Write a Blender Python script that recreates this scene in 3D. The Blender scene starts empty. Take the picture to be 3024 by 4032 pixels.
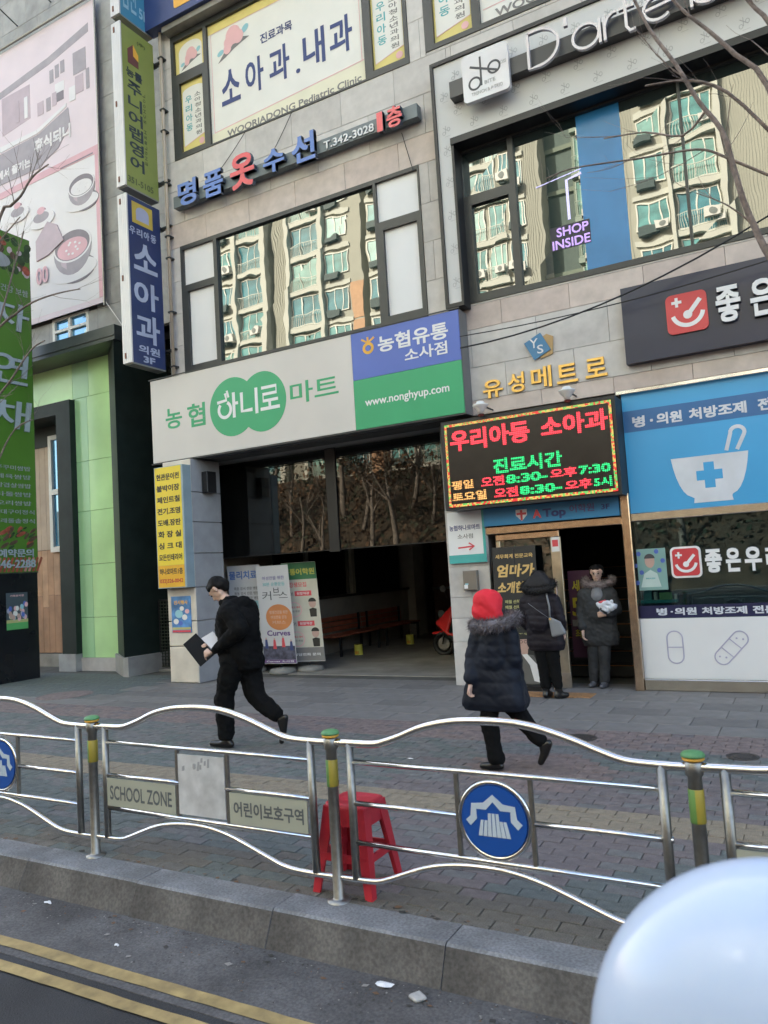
import bpy, bmesh, math, random
from mathutils import Vector, Matrix, noise as mnoise
random.seed(7)
SC = bpy.context.scene
COL = SC.collection
PI = math.pi

# ------------------------------------------------------------------ camera
cam_d = bpy.data.cameras.new('camera'); cam = bpy.data.objects.new('camera', cam_d); COL.objects.link(cam)
cam_d.sensor_fit = 'VERTICAL'; cam_d.sensor_height = 24.0; cam_d.lens = 3000.0 / 4032.0 * 24.0
cam_d.clip_start = 0.05; cam_d.clip_end = 900
_y, _p, _r = math.radians(-28.92), math.radians(4.2), math.radians(3.5)
_f = Vector((math.sin(_y) * math.cos(_p), math.cos(_y) * math.cos(_p), math.sin(_p)))
_rt = Vector((math.cos(_y), -math.sin(_y), 0)); _dn = -_rt.cross(_f)
_r2 = math.cos(_r) * _rt + math.sin(_r) * _dn; _d2 = -math.sin(_r) * _rt + math.cos(_r) * _dn
M = Matrix((( _r2.x, -_d2.x, -_f.x, 0), (_r2.y, -_d2.y, -_f.y, 0), (_r2.z, -_d2.z, -_f.z, 1.75), (0, 0, 0, 1)))
cam.matrix_world = M
cam_d.dof.use_dof = True; cam_d.dof.focus_distance = 9.0; cam_d.dof.aperture_fstop = 3.2
SC.camera = cam

# ------------------------------------------------------------------ light
W = bpy.data.worlds.new('World'); SC.world = W; W.use_nodes = True
nt = W.node_tree; bg = nt.nodes['Background']
sky = nt.nodes.new('ShaderNodeTexSky'); sky.sky_type = 'NISHITA'; sky.sun_disc = False
SUN_AZ, SUN_EL = math.radians(-28), math.radians(33)      # azimuth from +Y towards -X
sky.sun_elevation = SUN_EL; sky.sun_rotation = SUN_AZ; sky.air_density = 1.0; sky.dust_density = 2.5
_hz = nt.nodes.new('ShaderNodeMix'); _hz.data_type = 'RGBA'; _hz.blend_type = 'MULTIPLY'; _hz.inputs[0].default_value = 1; _hz.inputs[7].default_value = (1.14, 1.0, .87, 1)   # whitish city sky
nt.links.new(sky.outputs[0], _hz.inputs[6]); nt.links.new(_hz.outputs[2], bg.inputs[0]); bg.inputs[1].default_value = 0.15
sun_d = bpy.data.lights.new('sun', 'SUN'); sun_d.energy = 4.0; sun_d.angle = math.radians(0.5); sun_d.color = (1.0, 0.90, 0.78)
sun = bpy.data.objects.new('sun', sun_d); COL.objects.link(sun)
_sd = Vector((math.sin(SUN_AZ) * math.cos(SUN_EL), math.cos(SUN_AZ) * math.cos(SUN_EL), math.sin(SUN_EL)))
sun.rotation_euler = (-_sd).to_track_quat('-Z', 'Y').to_euler()
SC.view_settings.view_transform = 'Standard'; SC.view_settings.look = 'None'
SC.view_settings.gamma = 1.0; SC.view_settings.use_curve_mapping = False
SC.view_settings.exposure = 2.42
SC.cycles.max_bounces = 7; SC.cycles.glossy_bounces = 4; SC.cycles.transparent_max_bounces = 10
SC.cycles.caustics_reflective = False; SC.cycles.caustics_refractive = False
SC.cycles.sample_clamp_indirect = 4.0

# ------------------------------------------------------------------ materials
MATS = {}
def mat(name, col, rough=.6, metal=0., var=.12, scale=3., bump=0., bscale=60., spec=.5, emit=None, estr=0., dirt=0., coat=0.):
    if name in MATS: return MATS[name]
    m = bpy.data.materials.new(name); m.use_nodes = True; n = m.node_tree.nodes; l = m.node_tree.links
    b = n['Principled BSDF']; b.inputs['Roughness'].default_value = rough; b.inputs['Metallic'].default_value = metal
    b.inputs['Specular IOR Level'].default_value = spec; b.inputs['Coat Weight'].default_value = coat
    b.inputs['Base Color'].default_value = (*col, 1)
    tc = n.new('ShaderNodeTexCoord')
    if var > 0:
        nz = n.new('ShaderNodeTexNoise'); nz.inputs['Scale'].default_value = scale; nz.inputs['Detail'].default_value = 6
        l.new(tc.outputs['Object'], nz.inputs['Vector'])
        mr = n.new('ShaderNodeMapRange'); mr.inputs[1].default_value = .3; mr.inputs[2].default_value = .7
        mr.inputs[3].default_value = 1 - var; mr.inputs[4].default_value = 1 + var * .6
        l.new(nz.outputs['Fac'], mr.inputs[0])
        mx = n.new('ShaderNodeMix'); mx.data_type = 'RGBA'; mx.blend_type = 'MULTIPLY'; mx.inputs[0].default_value = 1
        mx.inputs[6].default_value = (*col, 1); l.new(mr.outputs[0], mx.inputs[7]); last = mx.outputs[2]
        if dirt > 0:
            n2 = n.new('ShaderNodeTexNoise'); n2.inputs['Scale'].default_value = scale * .35; n2.inputs['Detail'].default_value = 9; n2.inputs['Roughness'].default_value = .7
            l.new(tc.outputs['Object'], n2.inputs['Vector'])
            cr = n.new('ShaderNodeMapRange'); cr.inputs[1].default_value = .48; cr.inputs[2].default_value = .68; cr.inputs[4].default_value = dirt
            l.new(n2.outputs['Fac'], cr.inputs[0])
            m2 = n.new('ShaderNodeMix'); m2.data_type = 'RGBA'; l.new(cr.outputs[0], m2.inputs[0]); l.new(last, m2.inputs[6])
            m2.inputs[7].default_value = (.06, .05, .045, 1); last = m2.outputs[2]
        if bump >= .3:   # grain of the aggregate
            n3 = n.new('ShaderNodeTexNoise'); n3.inputs['Scale'].default_value = bscale * .9; n3.inputs['Detail'].default_value = 3
            l.new(tc.outputs['Object'], n3.inputs['Vector'])
            r3 = n.new('ShaderNodeMapRange'); r3.inputs[1].default_value = .35; r3.inputs[2].default_value = .65; r3.inputs[3].default_value = .78; r3.inputs[4].default_value = 1.22
            l.new(n3.outputs['Fac'], r3.inputs[0])
            m3 = n.new('ShaderNodeMix'); m3.data_type = 'RGBA'; m3.blend_type = 'MULTIPLY'; m3.inputs[0].default_value = 1
            l.new(last, m3.inputs[6]); l.new(r3.outputs[0], m3.inputs[7]); last = m3.outputs[2]
        l.new(last, b.inputs['Base Color'])
    if bump > 0:
        nb = n.new('ShaderNodeTexNoise'); nb.inputs['Scale'].default_value = bscale; nb.inputs['Detail'].default_value = 4
        l.new(tc.outputs['Object'], nb.inputs['Vector']); bp = n.new('ShaderNodeBump'); bp.inputs['Strength'].default_value = bump
        bp.inputs['Distance'].default_value = .01; l.new(nb.outputs['Fac'], bp.inputs['Height']); l.new(bp.outputs[0], b.inputs['Normal'])
    if emit: b.inputs['Emission Color'].default_value = (*emit, 1); b.inputs['Emission Strength'].default_value = estr
    MATS[name] = m; return m

def glass(name, tint, refl=.5, trans=.0, base=(.02, .025, .03), wob=.015, rough=.0, wscale=.55):
    """coated facade glass: part mirror, part dark or see-through"""
    m = bpy.data.materials.new(name); m.use_nodes = True; n = m.node_tree.nodes; l = m.node_tree.links; n.clear()
    out = n.new('ShaderNodeOutputMaterial'); g = n.new('ShaderNodeBsdfGlossy'); g.inputs['Roughness'].default_value = rough; g.inputs['Color'].default_value = (*tint, 1)
    d = n.new('ShaderNodeBsdfDiffuse'); d.inputs['Color'].default_value = (*base, 1)
    t = n.new('ShaderNodeBsdfTransparent'); t.inputs['Color'].default_value = (.75, .85, .85, 1)
    a = n.new('ShaderNodeMixShader'); a.inputs[0].default_value = trans; l.new(d.outputs[0], a.inputs[1]); l.new(t.outputs[0], a.inputs[2])
    fr = n.new('ShaderNodeFresnel'); fr.inputs[0].default_value = 1.5
    ad = n.new('ShaderNodeMath'); ad.operation = 'ADD'; ad.inputs[1].default_value = refl; ad.use_clamp = True; l.new(fr.outputs[0], ad.inputs[0])
    b = n.new('ShaderNodeMixShader'); l.new(ad.outputs[0], b.inputs[0]); l.new(a.outputs[0], b.inputs[1]); l.new(g.outputs[0], b.inputs[2])
    l.new(b.outputs[0], out.inputs[0])
    if wob > 0:
        tc = n.new('ShaderNodeTexCoord'); nz = n.new('ShaderNodeTexNoise'); nz.inputs['Scale'].default_value = wscale; nz.inputs['Detail'].default_value = 1
        l.new(tc.outputs['Object'], nz.inputs['Vector']); bp = n.new('ShaderNodeBump'); bp.inputs['Strength'].default_value = 1.0; bp.inputs['Distance'].default_value = wob
        l.new(nz.outputs['Fac'], bp.inputs['Height']); l.new(bp.outputs[0], g.inputs['Normal'])
    MATS[name] = m; return m

def led(name, col, est=3., cell=.025):
    """printed circuit of lamps: emission only inside the dots of a grid"""
    m = bpy.data.materials.new(name); m.use_nodes = True; n = m.node_tree.nodes; l = m.node_tree.links
    b = n['Principled BSDF']; b.inputs['Base Color'].default_value = (.02, .02, .02, 1); b.inputs['Roughness'].default_value = .4
    tc = n.new('ShaderNodeTexCoord'); mp = n.new('ShaderNodeVectorMath'); mp.operation = 'SCALE'; mp.inputs['Scale'].default_value = 1 / cell
    l.new(tc.outputs['Object'], mp.inputs[0]); fr = n.new('ShaderNodeVectorMath'); fr.operation = 'FRACTION'; l.new(mp.outputs[0], fr.inputs[0])
    sb = n.new('ShaderNodeVectorMath'); sb.operation = 'SUBTRACT'; sb.inputs[1].default_value = (.5, .5, .5); l.new(fr.outputs[0], sb.inputs[0])
    mu = n.new('ShaderNodeVectorMath'); mu.operation = 'MULTIPLY'; mu.inputs[1].default_value = (1, 0, 1); l.new(sb.outputs[0], mu.inputs[0])
    ln = n.new('ShaderNodeVectorMath'); ln.operation = 'LENGTH'; l.new(mu.outputs[0], ln.inputs[0])
    ls = n.new('ShaderNodeMath'); ls.operation = 'LESS_THAN'; ls.inputs[1].default_value = .40; l.new(ln.outputs['Value'], ls.inputs[0])
    ms = n.new('ShaderNodeMath'); ms.operation = 'MULTIPLY'; ms.inputs[1].default_value = est; l.new(ls.outputs[0], ms.inputs[0])
    l.new(ms.outputs[0], b.inputs['Emission Strength'])
    if col is None:
        fl = n.new('ShaderNodeVectorMath'); fl.operation = 'FLOOR'
        s2 = n.new('ShaderNodeVectorMath'); s2.operation = 'SCALE'; s2.inputs['Scale'].default_value = 1 / (cell * 2); l.new(tc.outputs['Object'], s2.inputs[0]); l.new(s2.outputs[0], fl.inputs[0])
        wn = n.new('ShaderNodeTexWhiteNoise'); l.new(fl.outputs[0], wn.inputs['Vector'])
        cr = n.new('ShaderNodeValToRGB'); cr.color_ramp.interpolation = 'CONSTANT'; e = cr.color_ramp.elements
        e[0].position = 0; e[0].color = (.8, .02, .02, 1); e[1].position = .33; e[1].color = (.8, .55, .12, 1)
        x = e.new(.7); x.color = (.15, .6, .12, 1)
        l.new(wn.outputs['Value'], cr.inputs[0]); l.new(cr.outputs[0], b.inputs['Emission Color'])
    else: b.inputs['Emission Color'].default_value = (*col, 1)
    MATS[name] = m; return m

# ------------------------------------------------------------------ objects
ROOT = {}
def tag(o, label=None, cat=None, group=None, kind=None):
    if label: o['label'] = label
    if cat: o['category'] = cat
    if group: o['group'] = group
    if kind: o['kind'] = kind
    return o
def thing(name, label, cat, loc=(0, 0, 0), group=None):
    o = bpy.data.objects.new(name, None); COL.objects.link(o); o.location = loc; o.empty_display_size = .1
    ROOT[o.name] = Vector(loc); return tag(o, label, cat, group)
def link(name, me, parent=None, loc=None):
    o = bpy.data.objects.new(name, me); COL.objects.link(o)
    if loc is not None: o.location = loc
    if parent is not None:
        o.parent = parent
        w = ROOT.get(parent.name)
        if w is not None: o.matrix_parent_inverse = Matrix.Translation(-w)
    if loc is not None: ROOT[o.name] = Vector(loc)
    return o
def mesh(name, verts, faces, m, smooth=False, mi=None):
    me = bpy.data.meshes.new(name); me.from_pydata([tuple(v) for v in verts], [], faces)
    for x in (m if isinstance(m, (list, tuple)) else [m]): me.materials.append(x)
    if mi: me.polygons.foreach_set('material_index', mi)
    if smooth: me.polygons.foreach_set('use_smooth', [True] * len(me.polygons))
    me.update(); return me

class MB:
    """collects shapes, builds one mesh"""
    def __init__(s): s.v = []; s.f = []; s.mi = []; s.k = 0
    def add(s, vs, fs):
        o = len(s.v); s.v += [tuple(v) for v in vs]; s.f += [tuple(i + o for i in f) for f in fs]; s.mi += [s.k] * len(fs); return s
    def box(s, x0, x1, y0, y1, z0, z1):
        if x0 > x1: x0, x1 = x1, x0
        return s.add([(x0,y0,z0),(x1,y0,z0),(x1,y1,z0),(x0,y1,z0),(x0,y0,z1),(x1,y0,z1),(x1,y1,z1),(x0,y1,z1)],
                     [(0,3,2,1),(4,5,6,7),(0,1,5,4),(1,2,6,5),(2,3,7,6),(3,0,4,7)])
    def bbox(s, x0, x1, y0, y1, z0, z1, c=.004):
        """box whose front (-y) edges are chamfered"""
        v = [(x0,y1,z0),(x1,y1,z0),(x1,y1,z1),(x0,y1,z1),(x0,y0+c,z0),(x1,y0+c,z0),(x1,y0+c,z1),(x0,y0+c,z1),
             (x0+c,y0,z0+c),(x1-c,y0,z0+c),(x1-c,y0,z1-c),(x0+c,y0,z1-c)]
        return s.add(v, [(0,1,2,3),(0,4,5,1),(1,5,6,2),(2,6,7,3),(3,7,4,0),(4,8,9,5),(5,9,10,6),(6,10,11,7),(7,11,8,4),(8,11,10,9)][0:10])
    def tbox(s, x0, x1, y0, y1, z0, z1, c=.004):
        """box whose top edges are chamfered (no bottom)"""
        v = [(x0,y0,z0),(x1,y0,z0),(x1,y1,z0),(x0,y1,z0),(x0,y0,z1-c),(x1,y0,z1-c),(x1,y1,z1-c),(x0,y1,z1-c),(x0+c,y0+c,z1),(x1-c,y0+c,z1),(x1-c,y1-c,z1),(x0+c,y1-c,z1)]
        return s.add(v, [(0,1,5,4),(1,2,6,5),(2,3,7,6),(3,0,4,7),(4,5,9,8),(5,6,10,9),(6,7,11,10),(7,4,8,11),(8,9,10,11)])
    def tube(s, pts, r, n=8, caps=True):
        pts = [Vector(p) for p in pts]; rs = r if isinstance(r, (list, tuple)) else [r] * len(pts)
        vs = []; up = Vector((0, 0, 1)); last = None
        for i, p in enumerate(pts):
            d = (pts[min(i + 1, len(pts) - 1)] - pts[max(i - 1, 0)]).normalized()
            if last is None: a = d.cross(up if abs(d.z) < .95 else Vector((1, 0, 0))).normalized()
            else: a = (last - d * last.dot(d)).normalized()
            last = a; b = d.cross(a)
            for k in range(n):
                t = 2 * PI * k / n; vs.append(p + (a * math.cos(t) + b * math.sin(t)) * rs[i])
        fs = [(i*n+k, i*n+(k+1)%n, (i+1)*n+(k+1)%n, (i+1)*n+k) for i in range(len(pts)-1) for k in range(n)]
        if caps: fs += [tuple(range(n-1,-1,-1)), tuple((len(pts)-1)*n+k for k in range(n))]
        return s.add(vs, fs)
    def lathe(s, prof, c=(0,0,0), n=20, axis='z'):
        vs = []
        for r, h in prof:
            for k in range(n):
                t = 2*PI*k/n; a, b = r*math.cos(t), r*math.sin(t)
                vs.append((c[0]+a, c[1]+b, c[2]+h) if axis == 'z' else ((c[0]+a, c[1]-h, c[2]+b) if axis == 'y' else (c[0]+h, c[1]+a, c[2]+b)))
        fs = [(i*n+k, i*n+(k+1)%n, (i+1)*n+(k+1)%n, (i+1)*n+k) for i in range(len(prof)-1) for k in range(n)]
        fs += [tuple(range(n-1,-1,-1)), tuple((len(prof)-1)*n+k for k in range(n))]
        return s.add(vs, fs)
    def build(s, name, m, parent=None, smooth=False):
        return link(name, mesh(name, s.v, s.f, m, smooth, s.mi if isinstance(m, (list, tuple)) else None), parent)
def box(name, m, parent, *a, c=0):
    b = MB(); (b.bbox(*a, c=c) if c else b.box(*a)); return b.build(name, m, parent)

# 2-D drawing on planes: a frame turns (u, v, d) into a point, d = metres out of the plane
def FY(Y): return lambda u, v, d=0: Vector((u, Y - d, v))          # faces the street (-y); u = x, v = z
def FX(X): return lambda u, v, d=0: Vector((X + d, u, v))          # faces +x; u = y, v = z
def FLEAN(base, ang, tilt, out=(0, -1)):                             # leaning stand: u across, v up
    ox, oy = base; ca, sa = math.cos(ang), math.sin(ang)
    return lambda u, v, d=0: Vector((ox + ca*u, oy + sa*u - d + v*math.sin(tilt), v*math.cos(tilt)))
def poly(mb, F, pts, d0, d1):
    """extruded polygon (closed list, counter-clockwise seen from the front)"""
    n = len(pts); vs = [F(u, v, d1) for u, v in pts] + [F(u, v, d0) for u, v in pts]
    mb.add(vs, [tuple(range(n))] + [((i+1)%n, i, n+i, n+(i+1)%n) for i in range(n)]); return mb
def rect(F, u0, u1, v0, v1): return [(u0,v0),(u1,v0),(u1,v1),(u0,v1)]
def ell(cu, cv, ru, rv, n=28, a0=0, a1=2*PI, rot=0):
    out = []
    full = abs(a1 - a0) > 6.28
    for i in range(n if full else n + 1):
        t = a0 + (a1 - a0) * i / n; a, b = ru*math.cos(t), rv*math.sin(t)
        out.append((cu + a*math.cos(rot) - b*math.sin(rot), cv + a*math.sin(rot) + b*math.cos(rot)))
    return out
def stroke(mb, F, pts, w, d0, d1, closed=False):
    """a band of width w along a 2-D path"""
    P = [Vector(p) for p in pts]; n = len(P); L = []; R = []
    for i in range(n):
        a = P[(i-1) % n] if (closed or i > 0) else P[i]; b = P[(i+1) % n] if (closed or i < n-1) else P[i]
        t = (b - a).normalized(); nn = Vector((-t.y, t.x)) * w / 2; L.append(P[i] + nn); R.append(P[i] - nn)
    vs = [F(p.x, p.y, d1) for p in L] + [F(p.x, p.y, d1) for p in R] + [F(p.x, p.y, d0) for p in L] + [F(p.x, p.y, d0) for p in R]
    fs = []
    for i in range(n if closed else n - 1):
        j = (i + 1) % n; fs += [(n+i, n+j, j, i), (i, j, 2*n+j, 2*n+i), (n+j, n+i, 3*n+i, 3*n+j)]
    if not closed: fs += [(0, 2*n, 3*n, n), (n-1, 2*n-1, 4*n-1, 3*n-1)]
    mb.add(vs, fs); return mb
def rrect(u0, u1, v0, v1, r, n=5):
    out = []
    for cu, cv, a in ((u1-r, v0+r, -PI/2), (u1-r, v1-r, 0), (u0+r, v1-r, PI/2), (u0+r, v0+r, PI)):
        for i in range(n+1): t = a + PI/2*i/n; out.append((cu + r*math.cos(t), cv + r*math.sin(t)))
    return out
def shape(name, F, pts, m, parent, d0=0, d1=.002):
    b = MB(); poly(b, F, pts, d0, d1); return b.build(name, m, parent)
def line(name, F, pts, w, m, parent, d0=0, d1=.002, closed=False):
    b = MB(); stroke(b, F, pts, w, d0, d1, closed); return b.build(name, m, parent)

_tc = {}
def glyphs(s, bold):
    k = (s, bold)
    if k not in _tc:
        cu = bpy.data.curves.new('t', 'FONT'); cu.body = s; cu.offset = bold; cu.resolution_u = 3; cu.fill_mode = 'FRONT'
        o = bpy.data.objects.new('t', cu); COL.objects.link(o)
        me = bpy.data.meshes.new_from_object(o.evaluated_get(bpy.context.evaluated_depsgraph_get()))
        vs = [v.co.copy() for v in me.vertices]; fs = [tuple(p.vertices) for p in me.polygons]
        bpy.data.objects.remove(o); bpy.data.curves.remove(cu); bpy.data.meshes.remove(me)
        x0 = min(v.x for v in vs); x1 = max(v.x for v in vs); y0 = min(v.y for v in vs); y1 = max(v.y for v in vs)
        # edges on the outline carry the side walls
        cnt = {}
        for f in fs:
            for a, b in zip(f, f[1:] + f[:1]):
                e = (min(a, b), max(a, b)); cnt.setdefault(e, []).append((a, b))
        rim = [v[0] for v in cnt.values() if len(v) == 1]
        _tc[k] = (vs, fs, rim, x0, x1, y0, y1)
    return _tc[k]
def text(s, F, u0, u1, v0, v1, m, parent, d0=0, d1=.003, bold=.02, name='lettering', shear=0):
    """lettering fitted to a box on a plane"""
    ob = min(bold, .008); e = bold - ob    # heavy weights: thin outline offset plus shifted copies
    vs, fs, rim, x0, x1, y0, y1 = glyphs(s, ob)
    x0 -= e; x1 += e; y0 -= e; y1 += e
    su = (u1 - u0) / max(x1 - x0, 1e-5); sv = (v1 - v0) / max(y1 - y0, 1e-5)
    def T(v, d): 
        u = u0 + (v.x - x0)*su; w = v0 + (v.y - y0)*sv
        return F(u + shear*(w - v0), w, d)
    n = len(vs); V = []; Fs = []
    k_ = [(0, 0)] if e < .004 else [(-.75*e, -.75*e), (.75*e, -.75*e), (.75*e, .75*e), (-.75*e, .75*e)]
    for i, (dx, dy) in enumerate(k_):
        o_ = len(V); sh_ = Vector((dx, dy, 0)); dd = d1 - .00025*i
        V += [T(v + sh_, dd) for v in vs]; Fs += [tuple(q + o_ for q in f) for f in fs]
        if d1 - d0 > .0015: V += [T(v + sh_, d0) for v in vs]; Fs += [(b + o_, a + o_, n+a+o_, n+b+o_) for a, b in rim]
    return link(name, mesh(name, V, Fs, m), parent)

def subtract(r, holes):
    out = [r]
    for h in holes:
        nx = []
        for a in out:
            if h[0] >= a[1] or h[1] <= a[0] or h[2] >= a[3] or h[3] <= a[2]: nx.append(a); continue
            if a[0] < h[0]: nx.append((a[0], h[0], a[2], a[3]))
            if h[1] < a[1]: nx.append((h[1], a[1], a[2], a[3]))
            x0, x1 = max(a[0], h[0]), min(a[1], h[1])
            if a[2] < h[2]: nx.append((x0, x1, a[2], h[2]))
            if h[3] < a[3]: nx.append((x0, x1, h[3], a[3]))
        out = nx
    return [a for a in out if a[1]-a[0] > .015 and a[3]-a[2] > .015]

# ---- organic bodies: hulls of balls, fused by voxel remesh
_t = bmesh.new(); bmesh.ops.create_icosphere(_t, subdivisions=2, radius=1.0); _ICO = [v.co.copy() for v in _t.verts]; _t.free()
def hullmesh(bm, balls):
    vs = [bm.verts.new(Vector(p) + c * r) for p, r in balls for c in _ICO]
    bmesh.ops.convex_hull(bm, input=vs)
    bmesh.ops.delete(bm, geom=[v for v in bm.verts if not v.link_faces], context='VERTS')
def blob(name, parent, m, hulls, vox=.012, smooth=6, quilt=None, wrinkle=0, cut=None):
    me = bpy.data.meshes.new(name); tot = bmesh.new()
    for h in hulls:
        b = bmesh.new(); hullmesh(b, h); t = bpy.data.meshes.new('t'); b.to_mesh(t); b.free(); tot.from_mesh(t); bpy.data.meshes.remove(t)
    tot.to_mesh(me); tot.free()
    o = bpy.data.objects.new('t', me); COL.objects.link(o)
    r = o.modifiers.new('r', 'REMESH'); r.mode = 'VOXEL'; r.voxel_size = vox
    s = o.modifiers.new('s', 'SMOOTH'); s.iterations = smooth; s.factor = .5
    m2 = bpy.data.meshes.new_from_object(o.evaluated_get(bpy.context.evaluated_depsgraph_get()))
    bpy.data.objects.remove(o); bpy.data.meshes.remove(me)
    if quilt or wrinkle or cut is not None:
        nrm = [v.normal.copy() for v in m2.vertices]
        for v, n in zip(m2.vertices, nrm):
            d = 0
            if quilt:
                ph = (v.co.z + .006*math.sin(v.co.x*23) + .004*math.sin(v.co.y*31)) / quilt
                d += .006 * (abs(math.sin(PI * ph)) ** .5) - .003
            if wrinkle:
                q = v.co; w_ = mnoise.noise(q * 5.0) * .05
                d += wrinkle * (.9*mnoise.noise(q * 8.0) + .9*(1 - 2*abs(mnoise.noise(Vector((q.x*9 + w_*30, q.y*9, q.z*15 + q.x*8))))) * .6 + .5*mnoise.noise(q * 26.0))
            v.co += n * d
            if cut is not None and v.co.z < cut: v.co.z = cut + (v.co.z - cut) * .06
    m2.name = name; m2.materials.clear(); m2.materials.append(m)
    m2.polygons.foreach_set('use_smooth', [True]*len(m2.polygons))
    return link(name, m2, parent)
def fur(name, parent, m, path, r, n=2600, ln=.05):
    """ring of fur: soft core and many fine tufts"""
    mb = MB(); mb.tube(path, [r*.8]*len(path), 10)
    P = [Vector(p) for p in path]; rnd = random.Random(3)
    for i in range(n):
        k = rnd.random()*(len(P)-1); a = int(k); c = P[a].lerp(P[min(a+1, len(P)-1)], k-a)
        d = Vector((rnd.gauss(0,1), rnd.gauss(0,1), rnd.gauss(0,1))).normalized()
        b = c + d*r*.75; t = b + (d + Vector((rnd.uniform(-.5,.5), rnd.uniform(-.5,.5), rnd.uniform(-.7,.3)))).normalized()*ln*rnd.uniform(.5,1.2)
        s = d.cross(Vector((rnd.random(), rnd.random(), rnd.random()))).normalized()*.0035
        mb.add([b-s, b+s, t], [(0,1,2)])
    return mb.build(name, m, parent)
# ------------------------------------------------------------------ palette
M_ASPH = mat('asphalt', (.036, .037, .040), .85, var=.35, scale=2.2, bump=.5, bscale=140, dirt=.2)
M_ASPH2 = mat('old_asphalt', (.11, .105, .105), .9, var=.4, scale=3, bump=.6, bscale=70, dirt=.4)
M_YEL = mat('road_yellow', (.40, .29, .12), .75, var=.35, scale=9, bump=.2, dirt=.35)
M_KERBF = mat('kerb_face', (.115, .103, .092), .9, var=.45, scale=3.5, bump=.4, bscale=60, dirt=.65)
M_KERB = mat('kerb_stone', (.225, .225, .235), .85, var=.35, scale=3.5, bump=.35, bscale=80, dirt=.45)
M_CONC = mat('concrete', (.27, .26, .245), .85, var=.25, scale=3, bump=.25, bscale=60, dirt=.3)
M_JOINT = mat('joint_dirt', (.11, .105, .095), .95, var=.3)
P_GREEN = mat('paver_green', (.135, .152, .145), .85, var=.3, scale=14, bump=.4, bscale=150, dirt=.25)
P_GREY = mat('paver_grey', (.17, .166, .163), .85, var=.3, scale=14, bump=.4, bscale=150, dirt=.25)
P_MAUVE = mat('paver_mauve', (.175, .150, .150), .85, var=.3, scale=14, bump=.4, bscale=150, dirt=.25)
P_TAN = mat('paver_tan', (.27, .225, .165), .85, var=.25, scale=14, bump=.4, bscale=150, dirt=.2)
P_PINK = mat('paver_pink', (.215, .165, .155), .85, var=.3, scale=14, bump=.4, bscale=150, dirt=.2)
P_BROWN = mat('paver_brown', (.15, .138, .12), .9, var=.3, scale=14, bump=.4, bscale=150, dirt=.45)
M_SLAB = mat('slab_granite', (.21, .195, .185), .7, var=.2, scale=5, bump=.15, bscale=120, dirt=.22)
M_SLAB2 = mat('slab_granite_dark', (.175, .162, .155), .7, var=.2, scale=5, bump=.15, bscale=120, dirt=.25)
M_STONE = [mat('stone_a', (.58, .545, .525), .55, var=.10, scale=7, bump=.06, bscale=200, dirt=.10),
           mat('stone_b', (.54, .505, .485), .55, var=.10, scale=7, bump=.06, bscale=200, dirt=.14),
           mat('stone_c', (.61, .575, .555), .55, var=.10, scale=7, bump=.06, bscale=200, dirt=.08)]
M_STONEP = [mat('stone_pink_a', (.55, .455, .42), .5, var=.12, scale=7, bump=.06, bscale=200, dirt=.14),
            mat('stone_pink_b', (.58, .49, .45), .5, var=.12, scale=7, bump=.06, bscale=200, dirt=.10)]
M_STONEG = [mat('stone_grey_a', (.34, .335, .335), .6, var=.18, scale=4, bump=.08, bscale=150, dirt=.18),
            mat('stone_grey_b', (.37, .365, .365), .6, var=.18, scale=4, bump=.08, bscale=150, dirt=.18)]
M_DARKSTONE = mat('dark_polished_stone', (.012, .014, .014), .12, var=.3, scale=8, spec=.6)
M_DARKFRAME = mat('dark_frame', (.035, .038, .04), .4, var=.15, scale=5)
M_BLACK = mat('black_paint', (.012, .012, .014), .45, var=.1)
M_DKGREEN = mat('dark_green_panel', (.016, .026, .024), .5, var=.25, spec=.25, dirt=.1)
M_WHITE = mat('white_plastic', (.74, .73, .72), .45, var=.05, scale=2, dirt=.03)
M_WHITEP = mat('white_film', (.80, .79, .80), .6, var=.03, scale=1.5)
M_STEEL = mat('brushed_steel', (.55, .52, .48), .28, 1.0, var=.1, scale=30)
M_BRONZE = mat('warm_steel', (.62, .47, .34), .22, 1.0, var=.2, scale=12, bump=.15, bscale=9)
M_CHROME = mat('stainless', (.72, .72, .73), .10, 1.0, var=.06, scale=20)
M_POST = mat('dull_stainless', (.30, .295, .28), .42, 1.0, var=.15, scale=30)
G_UP = glass('mirror_glass', (.84, .90, .88), .150, 0, (.02, .03, .03), .0009, wscale=2.2)
G_LOW = glass('shop_glass', (.6, .8, .85), .03, .85, (.012, .03, .035), .004)
G_DOOR = glass('door_glass', (.85, .9, .9), .10, .75, (.01, .015, .015), .003)
G_ENT = glass('entrance_glass', (.75, .75, .70), .045, .30, (.008, .008, .008), .001)

# ------------------------------------------------------------------ ground, road, kerb
g = box('ground', mat('far_ground', (.10, .09, .075), .95, var=.4, scale=.3), None, -420, 420, -420, 420, -.6, -.30); tag(g, kind='structure')
rd = box('road', M_ASPH, None, -160, 160, -13.5, 2.64, -.30, -.174); tag(rd, kind='structure')
gt = box('gutter_lane', M_ASPH2, None, -160, 160, 2.64, 3.24, -.30, -.170); tag(gt, kind='structure')
for i, (a, b) in enumerate(((2.690, 2.768), (2.512, 2.584))):
    mb = MB(); rnd = random.Random(i + 2); x = -40.0; pts0 = []; pts1 = []
    while x < 20: pts0.append((x, b + rnd.uniform(-.004, .004))); pts1.append((x, a + rnd.uniform(-.004, .004))); x += .13
    z = -.1655; n = len(pts0)
    mb.add([(p[0], p[1], z) for p in pts0] + [(p[0], p[1], z) for p in pts1], [(n+k, n+k+1, k+1, k) for k in range(n-1)])
    ln_ = mb.build('yellow_road_line', M_YEL); tag(ln_, kind='structure')
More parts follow.
